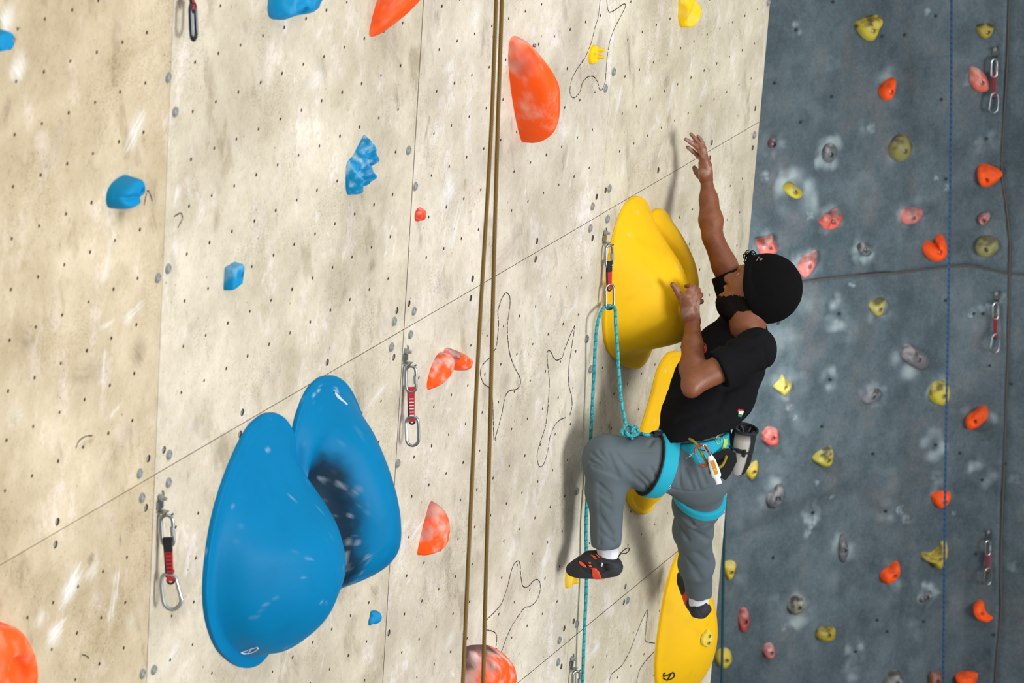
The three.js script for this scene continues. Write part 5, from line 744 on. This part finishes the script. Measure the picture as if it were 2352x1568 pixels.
// socks and shoes
const sockMat = std('#dfe0ec', .95), sockF = (a, b) => (x, y, z) => cap(x, y, z, a, b, .037, .035) + .0012 * N3(x * 120, y * 120, z * 120);
const lhe = J(1402, 1303, .185), lto = J(1318, 1302, .058), rhe = J(1603, 1398, .205), rto = J(1574, 1324, .105);
{
  const a = lan.clone().add(V(0, .045, 0)), b = lhe.clone().lerp(lan, .45);
  mesh('sock', local(net(sockF(a, b), ...around([a, b], .05), .005)), sockMat, person, 'white sock in the left shoe');
  const c = ran.clone().add(V(-.01, .035, 0)), d = rhe.clone().lerp(ran, .45);
  mesh('sock', local(net(sockF(c, d), ...around([c, d], .05), .005)), sockMat, person, 'white sock in the right shoe');
}
function shoe(heel, toe, ankle, label, up, rise, tip) {
  const ax = toe.clone().sub(heel), L = ax.length(), dir = ax.clone().normalize(); up = up.clone().addScaledVector(dir, -up.dot(dir)).normalize(); const lat = dir.clone().cross(up).normalize();
  const at = (f, u, l = 0) => heel.clone().addScaledVector(dir, f * L).addScaledVector(up, u).addScaledVector(lat, l);
  const upper = [chain([[at(-.06, .004), .033], [at(.25, .002), .035], [at(.55, .002), .0365], [at(.82, -.004), .03], [at(1.04, -.008), .02]], .02), chain([[at(.22, .03), .034], [at(.5, .022), .036]], .02), chain([[at(.02, .03), .031], [ankle.clone().lerp(at(.1, .05), .5), .037]], .02)];
  const solid = (x, y, z) => { let d = smin(upper[0](x, y, z), upper[1](x, y, z), .02); return smin(d, upper[2](x, y, z), .02); };
  const open = ankle.clone().addScaledVector(up, rise), upl = up.clone().addScaledVector(dir, tip).normalize();
  const body = (x, y, z) => { let d = solid(x, y, z); d = smax(d, (x - open.x) * upl.x + (y - open.y) * upl.y + (z - open.z) * upl.z - .0, .006); const sole = (x - heel.x) * up.x + (y - heel.y) * up.y + (z - heel.z) * up.z; return smax(d, -sole - .034, .012); };
  const g = new THREE.Group(); g.name = 'shoe'; g.userData.label = label; person.add(g);
  const bx = around([at(-.1, .06), at(1.1, -.03), ankle, at(.5, .05)], .055);
  mesh('upper', local(net(body, ...bx, .0045)), std('#26272c', .72), g);
  const seg = (x, y, z) => [((x - heel.x) * dir.x + (y - heel.y) * dir.y + (z - heel.z) * dir.z) / L, (x - heel.x) * up.x + (y - heel.y) * up.y + (z - heel.z) * up.z, (x - heel.x) * lat.x + (y - heel.y) * lat.y + (z - heel.z) * lat.z];
  const rand = (x, y, z) => { const [f, u] = seg(x, y, z); return Math.max(body(x, y, z) - .0028, smin(u + .004 - .03 * Math.max(0, f - .45), .62 - f < 0 ? -9 + 0 * f : 9, .001) > 0 && u > -.004 + .034 * sstep(.5, .85, f) ? .01 : -1, 0 * f); };
  mesh('rand', local(net((x, y, z) => { const [f, u] = seg(x, y, z); return Math.max(body(x, y, z) - .0026, u - (-.006 + .05 * sstep(.52, .9, f) + .012 * sstep(.15, -.05, f))); }, ...bx, .0045)), std('#2e3036', .85), g, 'dark rubber rand of the shoe');
  const arch = (x, y, z) => { const [f, u, l] = seg(x, y, z), w = .105 + .03 * sstep(0, -.03, u); return Math.max(body(x, y, z) - .0042, Math.abs(f - .3 - u * 1.2) - w, u - .012, -u - .05); };
  mesh('arch_patch', local(net(arch, ...bx, .004)), std('#e2492f', .7), g, 'orange red arch of the shoe');
  return { body, g, at, seg };
}
const ls = shoe(lhe, lto, lan, 'black climbing shoe of the left foot with orange marks', V(0, 1, 0), -.001, -.3), rs = shoe(rhe, rto, ran, 'black climbing shoe of the right foot seen from the heel', V(-.1, .35, 1), .012, .1);
let sticker;                                                    // thin flat patch that follows a sculpted surface, outline given by pixels
{ // orange marks, strap and pull loop of the left shoe
  const blob = (pts, f, mat, name, parent, lift = .004) => { const c = pts.map(([x, y]) => trace(x, y, f, lift)); const g = new THREE.BufferGeometry(), m = c.reduce((a, p) => a.add(p), V()).divideScalar(c.length), back = m.clone().sub(EYEL).normalize().multiplyScalar(.004), pos = [], idx = [], n = c.length; const mm = trace(pts.reduce((a, p) => a + p[0], 0) / n, pts.reduce((a, p) => a + p[1], 0) / n, f, lift); for (const p of [mm, ...c, ...c.map((p) => p.clone().add(back))]) pos.push(p.x, p.y, p.z); for (let i = 0; i < n; i++) { const j = (i + 1) % n; idx.push(0, 1 + i, 1 + j, 1 + i, 1 + n + i, 1 + j, 1 + j, 1 + n + i, 1 + n + j); } g.setAttribute('position', new THREE.Float32BufferAttribute(pos, 3)); g.setIndex(idx); g.computeVertexNormals(); return mesh(name, local(g), mat, parent); };
  const om = std('#ff5f1e', .6), sh = (x, y, z) => ls.body(x, y, z) - .003;
  blob([[1329, 1288], [1336, 1290], [1345, 1298], [1348, 1303], [1341, 1302], [1332, 1296]], sh, om, 'orange_mark', ls.g); blob([[1351, 1290], [1356, 1290], [1358, 1293], [1354, 1295]], sh, om, 'orange_mark', ls.g); blob([[1351, 1297], [1357, 1298], [1361, 1302], [1354, 1302]], sh, om, 'orange_mark', ls.g);
  blob([[1356, 1273], [1363, 1275], [1369, 1279], [1364, 1279], [1373, 1284], [1366, 1283]], sh, om, 'orange_mark', ls.g); blob([[1368, 1272], [1371, 1273], [1379, 1281], [1376, 1281]], sh, om, 'orange_mark', ls.g);
  blob([[1382, 1291], [1386, 1293], [1383, 1301], [1380, 1299]], sh, std('#d5d7dc', .5), 'strap_buckle', ls.g); blob([[1390, 1297], [1400, 1295], [1405, 1305], [1396, 1312]], sh, M.black, 'strap', ls.g);
  mesh('pull_loop', local(tube([J(1417, 1285, .215), J(1424, 1272, .225), J(1434, 1262, .235), J(1443, 1258, .242), J(1445, 1263, .243), J(1438, 1270, .236), J(1426, 1272, .226), J(1418, 1283, .216)], .0017, 60, 6)), M.black, ls.g, 'thin black pull loop at the heel');
  sticker = blob;
}

// printed marks on the clothes
{
  const f = (x, y, z) => shirtF(x, y, z), p = person.children.find((c) => c.name === 't_shirt');
  const mk = (pts, c, name) => sticker(pts, f, std(c, .8), name, p, .003);
  mk([[1694, 941], [1697, 939], [1708, 940], [1707, 944], [1699, 944], [1695, 947]], '#b22d33', 'flag_patch'); mk([[1698, 943], [1709, 944], [1706, 952], [1696, 950]], '#e9e9e6', 'flag_patch'); mk([[1696, 950], [1706, 952], [1703, 958], [1695, 956]], '#118245', 'flag_patch');
  const ring = []; for (let i = 0; i < 14; i++) { const a = i / 14 * 6.283; ring.push([1618.5 + 4.5 * Math.cos(a), 799 + 12 * Math.sin(a)]); }
  mk(ring, '#c22a20', 'chest_badge'); mk(ring.map(([x, y]) => [lerp(1618, x, .72), lerp(799, y, .78)]), '#101012', 'badge_centre'); mk([[1616, 799], [1620, 793], [1620, 798], [1617, 803]], '#e6e6e6', 'badge_mark');
}
// ------------------------------------------------------------------ harness, chalk bag and the things clipped to the harness
const CYAN = std('#0ea3bd', .8), harness = thing('climbing_harness', 'turquoise climbing harness worn over the grey trousers', 'harness', wallPoint(SO[0], SO[1], 0), WALLQ);
{
  const slab = (a, b, w) => { const n = b.clone().sub(a), m = a.clone().add(b).multiplyScalar(.5), l = n.length() / 2; n.normalize(); return (x, y, z) => Math.abs((x - m.x) * n.x + (y - m.y) * n.y + (z - m.z) * n.z) - (w ?? l); };
  // waist belt: padded band round the waist under the hem of the shirt
  const up = dirL(-.1, 1, .28), bc = J(1602, 1022, .37), belt = slab(bc.clone().addScaledVector(up, .04), bc.clone().addScaledVector(up, -.036));
  const shellF = (band, off) => (x, y, z) => smax(pantsRaw(x, y, z) - off, band(x, y, z), .006);
  const box3 = [V(2.8, -1.05, .1), V(3.65, -.55, .58)];
  mesh('waist_belt', local(net((x, y, z) => smax(Math.max(smin(waistF(x, y, z), cap(x, y, z, seat[0], seat[1], .102, .096), .05) - .013, waistF(x, y, z) - .045), belt(x, y, z), .006), ...box3, .005)), CYAN, harness);
  // leg loops: tilted bands round both thighs
  const band = (p, n, w) => (x, y, z) => Math.abs((x - p.x) * n.x + (y - p.y) * n.y + (z - p.z) * n.z) - w;
  const q0 = lhip.clone().lerp(lkn, .44), n0 = lkn.clone().sub(lhip).normalize().addScaledVector(dirL(0, 1, 0), .12).normalize();
  const legOnly = (x, y, z) => pantsLegL(x, y, z), legOnlyR = (x, y, z) => pantsLegR(x, y, z);
  const loop0 = mesh('leg_loop', local(net((x, y, z) => smax(smin(legOnly(x, y, z) - .012, pantsRaw(x, y, z) - .01, .01), Math.max(band(q0, n0, .028)(x, y, z), legOnly(x, y, z) - .03, Math.hypot(x - q0.x, y - q0.y, z - q0.z) - .17), .006), V(2.8, -1.05, .1), V(3.3, -.6, .45), .005)), CYAN, harness, 'wide turquoise leg loop of the left thigh');
  mesh('binding', local(net((x, y, z) => smax(legOnly(x, y, z) - .0128, Math.max(band(q0.clone().addScaledVector(n0, .029), n0, .0028)(x, y, z), legOnly(x, y, z) - .03, Math.hypot(x - q0.x, y - q0.y, z - q0.z) - .17), .002), V(2.8, -1.05, .1), V(3.3, -.6, .45), .0035)), M.black, loop0);
  const q1 = rhip.clone().lerp(rkn, .38), n1 = rkn.clone().sub(rhip).normalize().addScaledVector(dirL(1, 0, 0), -.34).normalize();
  mesh('leg_loop', local(net((x, y, z) => smax(legOnlyR(x, y, z) - .011, Math.max(band(q1, n1, .018)(x, y, z), legOnlyR(x, y, z) - .03), .006), V(2.95, -1.35, .1), V(3.6, -.8, .5), .005)), CYAN, harness, 'turquoise leg loop of the right thigh');
  // black flap at the back, tie-in straps, gear loops
  const fl = trace(1662, 1062, pantsRaw);
  const pr = (x, y, z) => { const v = V(x, y, z).sub(EYEL), r = v.dot(RL), u = v.dot(UL), b = -v.dot(BL); return [1176 + FOCAL * r / b, 784 - FOCAL * u / b]; };
  const RL = V(RIGHT.dot(E1), RIGHT.dot(E2), RIGHT.dot(E3)), UL = V(UP.dot(E1), UP.dot(E2), UP.dot(E3)), BL = V(BACK.dot(E1), BACK.dot(E2), BACK.dot(E3));
  const flap = new THREE.Shape([[1626, 1050], [1640, 1042], [1672, 1030], [1688, 1040], [1690, 1058], [1676, 1086], [1666, 1099], [1652, 1092], [1636, 1086]].map(([x, y]) => new THREE.Vector2((x - 1660) / 700, -(y - 1065) / 700)));
  const fg = new THREE.ExtrudeGeometry(flap, { depth: .012, bevelEnabled: true, bevelSize: .003, bevelThickness: .003, bevelSegments: 2, steps: 1 });
  fg.applyMatrix4(new THREE.Matrix4().makeBasis(RL, UL, BL).setPosition(trace(1652, 1066, pantsRaw, .012).addScaledVector(RL, 8 / 700)));
  mesh('flap', local(fg), std('#0d0d10', .9), harness, 'black cloth flap under the belt');
  const gold = std('#8d7a24', .45), gl = (pts, r = .0052) => local(tube(pts.map((a) => J(...a)), r, 70, 10));
  const hs = (x, y, off = .02) => { const p = trace(x, y, (a, b, c) => pantsRaw(a, b, c) - .012, off); return p; };
  mesh('gear_loop', local(tube([hs(1567, 1010, .004), hs(1580, 1007, .022), hs(1594, 1014, .034), hs(1606, 1028, .042), hs(1614, 1046, .046), hs(1626, 1064, .046), hs(1642, 1074, .045), hs(1656, 1071, .04), hs(1664, 1060, .036), hs(1668, 1046, .03), hs(1665, 1030, .012)], .0048, 90, 10)), gold, harness, 'olive gold tube gear loop');
  mesh('loop_end', local(tube([hs(1565, 1013, .002), hs(1570, 1009, .012), hs(1576, 1006, .022)], .0062, 12, 10)), std('#f2551f', .6), harness, 'orange end of the gear loop');
  mesh('tie_in_strap', local(tube([J(1500, 998, .26), J(1525, 998, .285), J(1550, 1006, .3), J(1570, 1012, .33)], .011, 30, 10)), M.blackTape, harness);
  const bm = (x, y, z) => pantsRaw(x, y, z) - .012, mark = (pts, c) => sticker(pts, bm, std(c, .8), 'printed_mark', harness, .004);
  mark([[1663, 1008], [1670, 1006], [1671, 1018], [1666, 1030], [1658, 1032], [1662, 1018]], '#b8cc4a');
  const thin = (pts, c, w) => mesh('printed_mark', local(tube(pts.map(([x, y]) => hs(x, y, .003)), w, 30, 5)), std(c, .8), harness);
  thin([[1652, 998], [1646, 1003], [1644, 1011], [1648, 1018], [1655, 1015], [1657, 1008]], '#c3d46a', .0011); thin([[1645, 1005], [1654, 1005]], '#c3d46a', .0011); thin([[1659, 1012], [1662, 1001], [1664, 1012]], '#7fd4dc', .0009);
  mesh('printed_mark', local(tube([[1538, 1117], [1540, 1114], [1541, 1118], [1538, 1122]].map(([x, y]) => trace(x, y, (a, b, c) => legOnly(a, b, c) - .012, .003)), .0012, 16, 5)), M.white, harness);
  mesh('pocket_mark', local(merge([tube([hs(1584, 1049, .002), hs(1592, 1040, .002)], .0012, 8, 5), tube([hs(1585, 1042, .002), hs(1590, 1047, .002)], .0012, 8, 5), ...[[1577, 1052], [1580, 1050], [1583, 1048]].map(([x, y]) => new THREE.SphereGeometry(.0012, 8, 6).translate(...hs(x, y, .002).toArray()))])), M.white, harness);
  // orange wire gate carabiner on the gear loop
  const C0 = hs(1612, 1046, .05), basis = new THREE.Matrix4().makeBasis(RL, UL, BL), cg = (g, p) => g.applyMatrix4(basis.clone().setPosition(p));
  const car = thing('carabiner', 'small orange wire gate carabiner hanging from the gear loop', 'carabiner', wallPoint(SO[0], SO[1], 0), WALLQ);
  const pxp = (l, c) => l.map(([x, y]) => V((x - 1612) / 700, -(y - 1055) / 700, c ?? 0));
  mesh('frame', local(cg(tube(pxp([[1597, 1050], [1597, 1040], [1603, 1033], [1613, 1031], [1622, 1037], [1627, 1050], [1628, 1060], [1624, 1072], [1619, 1080], [1612, 1078], [1607, 1073]]), .0036, 70, 8), C0)), std('#c0562a', .35, { metalness: .7 }), car);
  mesh('wire_gate', local(cg(tube(pxp([[1599, 1050], [1605, 1062], [1609, 1072]], .001), .0017, 20, 6), C0)), shiny, car);
  const car2 = thing('carabiner', 'slim silver orange carabiner between gear loop and white bottle', 'carabiner', wallPoint(SO[0], SO[1], 0), WALLQ);
  mesh('frame', local(cg(tube(pxp([[1616, 1030], [1622, 1032], [1628, 1042], [1632, 1052], [1630, 1058], [1626, 1052], [1620, 1042], [1615, 1034]], .012), .0026, 60, 8, true), C0)), shiny, car2);
  // white bottle with a yellow label
  const bo = thing('lotion_bottle', 'small white squeeze bottle with a yellow label hanging at the hip', 'bottle', wallPoint(SO[0], SO[1], 0), WALLQ);
  const ax = V(20 / 700, -66 / 700, 0), prof = [[0, .0], [.006, .001], [.0085, .006], [.0125, .02], [.0155, .05], [.0155, .072], [.011, .079], [.0095, .081], [.0098, .098], [.009, .1], [0, .1]].map(([r, y]) => new THREE.Vector2(r, -y));
  const bp = C0.clone().addScaledVector(RL, 18 / 700).addScaledVector(UL, 2 / 700).addScaledVector(BL, .012);
  const bq = new THREE.Matrix4().makeRotationZ(.31);
  mesh('body', local(new THREE.LatheGeometry(prof, 28).scale(1, 1, .62).applyMatrix4(bq).applyMatrix4(basis.clone().setPosition(bp))), std('#f1f1f1', .4), bo);
  mesh('label', local(rbox(.013, .047, .004, .001, .0015, -.043, .0082).applyMatrix4(bq).applyMatrix4(basis.clone().setPosition(bp))), std('#c98f12', .5), bo);
  for (const y of [-.05, -.054]) mesh('label_line', local(box(.011, .0009, .0006, .0015, y, .0104).applyMatrix4(bq).applyMatrix4(basis.clone().setPosition(bp))), std('#efe2b8', .5), bo);
  mesh('hanging_cord', local(tube([bp.clone().addScaledVector(BL, .004).addScaledVector(UL, -.004), bp.clone().addScaledVector(UL, .008).addScaledVector(RL, .004), bp.clone().addScaledVector(UL, .012).addScaledVector(RL, -.008), C0.clone().addScaledVector(RL, -8 / 700).addScaledVector(UL, 14 / 700)], .0019, 30, 6)), std('#2a1f55', .7), bo, 'dark purple cord');
  // chalk bag
  const bag = thing('chalk_bag', 'black and grey chalk bag hanging behind the hip', 'bag', wallPoint(SO[0], SO[1], 0), WALLQ), cb = J(1712, 985, .515), bt = new THREE.Matrix4().makeRotationZ(-.17).multiply(new THREE.Matrix4().makeRotationX(.42)), put = (g) => local(g.scale(1.12, 1.02, 1.12).applyMatrix4(bt).applyMatrix4(basis.clone().setPosition(cb)));
  const bprof = [[.0, -.165], [.014, -.163], [.024, -.153], [.033, -.12], [.0365, -.075], [.037, -.03], [.0355, 0]].map(([r, y]) => new THREE.Vector2(r, y)), outer = new THREE.LatheGeometry(bprof, 40), blackC = lin('#15161b'), greyC = lin('#b9b2aa');
  const op = outer.attributes.position; for (let i = 0; i < op.count; i++) { const y = op.getY(i), a = Math.atan2(op.getZ(i), op.getX(i)), k = 1 + .05 * Math.sin(a * 3 + y * 40) * sstep(0, -.06, y); op.setX(i, op.getX(i) * k); op.setZ(i, op.getZ(i) * k); } outer.computeVertexNormals();
  const bagMat = new THREE.MeshStandardMaterial({ vertexColors: true, roughness: .85 });
  mesh('body', put(paint(outer, (p) => { const a = Math.atan2(p.z, p.x); return a > .95 && a < 2.5 && p.y < -.008 ? greyC : blackC; })), bagMat, bag);
  mesh('rim', put(new THREE.TorusGeometry(.0355, .0048, 10, 40).rotateX(Math.PI / 2)), M.black, bag);
  mesh('lining', put(new THREE.LatheGeometry([[.034, 0], [.031, -.02], [.022, -.035], [.006, -.045], [0, -.046]].map(([r, y]) => new THREE.Vector2(r, y)), 30)), std('#2f3338', .5, { side: THREE.DoubleSide }), bag, 'dark drawn-in lining');
  const fold = []; for (let i = 0; i < 6; i++) { const a = i * 1.05; fold.push(tube([V(.03 * Math.cos(a), -.004, .03 * Math.sin(a)), V(.018 * Math.cos(a + .2), -.012, .018 * Math.sin(a + .2)), V(.004 * Math.cos(a), -.03, .004 * Math.sin(a))], .004, 10, 6)); }
  mesh('lining_fold', put(merge(fold)), std('#3b3f45', .5), bag);
  mesh('buckle', put(merge([rbox(.026, .014, .01, .003, -.004, -.062, .037), rbox(.01, .026, .012, .003, .008, -.066, .038), tube([V(-.05, -.055, .02), V(-.02, -.06, .034), V(.012, -.064, .04), V(.03, -.066, .034)], .004, 20, 6)])), M.black, bag, 'black buckle and strap knot');
  mesh('strap', put(box(.011, .09, .002, -.03, -.13, .012).rotateZ(.06)), M.blackTape, bag);
}
// ------------------------------------------------------------------ lead rope with its figure of eight knot
{
  const r = .0058, g = thing('rope', 'teal lead rope through the quickdraw, tied to the harness with a knot', 'rope', wallPoint(SO[0], SO[1], 0), WALLQ);
  const tr = (pts, seg) => { const cv = new THREE.CatmullRomCurve3(pts, false, 'centripetal'), t = tealMap.clone(); t.needsUpdate = true; t.repeat.set(cv.getLength() * 17, 1); return [local(new THREE.TubeGeometry(cv, seg, r, 12)), std('#ffffff', .85, { map: t })]; };
  const B = lead.bottom, b3 = V(B.dot(E1), B.dot(E2), B.dot(E3)), cl = b3.clone().add(V(0, .009, 0));
  const foot = runOn(W(1341, 1480, .03), W(1336, 1650, .03), ROOM.y0 + .02);
  const [sg, sm] = tr([V(foot.dot(E1), foot.dot(E2), foot.dot(E3)), J(1336, 1650, .03), J(1341, 1480, .03), J(1347, 1330, .028), J(1346, 1200, .022), J(1352, 1090, .02), J(1357, 1000, .03), J(1364, 860, .034), J(1369, 770, .04), J(1374, 735, .044), cl.clone().add(V(-.002, -.002, -.013)), cl, cl.clone().add(V(.002, -.002, .014)), J(1414, 745, .085), J(1418, 800, .1), J(1422, 860, .13), J(1427, 920, .165), J(1434, 960, .185), J(1437, 982, .19)], 1400);
  mesh('strand', sg, sm, g);
  const k = (x, y, d) => J(x, y, d);
  const [kg, km] = tr([k(1437, 980, .19), k(1428, 990, .2), k(1432, 998, .2), k(1446, 994, .21), k(1452, 982, .21), k(1444, 976, .195), k(1434, 982, .2), k(1440, 996, .215), k(1456, 1000, .215), k(1466, 992, .212), k(1462, 982, .205), k(1452, 988, .22), k(1450, 1004, .21), k(1462, 1008, .205), k(1470, 996, .215), k(1482, 998, .235), k(1500, 999, .255), k(1515, 999, .27)], 260);
  mesh('knot', kg, km, g, 'figure of eight knot'); const [eg, em] = tr([k(1448, 984, .2), k(1456, 990, .225), k(1444, 1000, .2), k(1448, 1010, .195), k(1456, 1016, .19)], 60); mesh('rope_tail', eg, em, g);
  mesh('end_band', local(cyl(.0066, .0066, .012, 14).applyQuaternion(new THREE.Quaternion().setFromUnitVectors(V(0, 1, 0), J(1434, 962, .185).sub(J(1437, 980, .19)).normalize())).translate(...k(1436, 975, .188).toArray())), std('#d9b9a4', .7), g, 'pale band on the rope');
}
// ------------------------------------------------------------------ marks and small hold on the volumes
{
  scene.updateMatrixWorld(true);
  const rc = new THREE.Raycaster(), hit = (o, px, py) => { rc.set(EYE, ray(px, py).normalize()); const h = rc.intersectObject(o, true)[0]; return h ? { p: h.point.clone(), n: h.face.normal.clone().transformDirection(h.object.matrixWorld) } : null; };
  function emblem(vol, rings, mat, name) {                            // flat print laid on a volume: outline strips
    const inv = vol.matrixWorld.clone().invert(), gs = [];
    for (const [pts, w] of rings) { const q = pts.map(([x, y]) => hit(vol, x, y)).filter(Boolean).map((h) => h.p.addScaledVector(h.n.dot(ray(1400, 800)) > 0 ? h.n.negate() : h.n, .0012).applyMatrix4(inv)); if (q.length > 1) gs.push(tube(q, w, 24, 5, false, .1)); }
    mesh(name, merge(gs), mat, vol);
  }
  const D0 = [[[1524, 1552], [1524, 1547], [1528, 1544]], [[1523, 1556], [1530, 1561], [1540, 1559], [1548, 1553], [1549, 1547], [1545, 1543]], [[1523, 1553], [1534, 1549], [1546, 1543]], [[1533, 1560], [1537, 1553], [1541, 1547]]];
  emblem(yellowVolumeC, D0.map((p) => [p, .0028]), std('#2a2312', .6), 'black_emblem');
  emblem(blueVolume, [[[[553, 1497], [560, 1500], [572, 1499], [585, 1494], [592, 1489], [590, 1485], [580, 1488]], .0019], [[[553, 1497], [566, 1493], [582, 1486]], .0019], [[[568, 1499], [573, 1494], [577, 1489]], .0016]], std('#dce8ee', .6), 'white_emblem');
  emblem(blueVolume, [[[[767, 901], [775, 908], [784, 918], [796, 929]], .003], [[[769, 903], [774, 912], [786, 921]], .0022]], std('#c9d3d6', .6), 'white_emblem');
  const h = hit(yellowVolumeC, 1622, 1466), n = h.n.dot(ray(1400, 800)) > 0 ? h.n.negate() : h.n;
  const g = loft({ outline: ell(.026, .034, 2, .2, .3, 5), profile: FLAT(.012), n: 44, rings: 16, f: rockF(.004, 30, 3) });
  const q = new THREE.Quaternion().setFromRotationMatrix(new THREE.Matrix4().lookAt(n, O0, V(0, 1, 0)));
  placeHold('climbing_hold', 'pale yellow screw-on hold fixed on the lowest yellow volume', paint(g, skin('#e2c63e', { chalk: .5, chalkC: '#efe2a6', sc: 40, sd: 4, up: .3 })), plastic, h.p, q, GROUP.yellow, [[.004, .012, .012], [0, -.014, .012]]);
}
renderer.render(scene, camera);
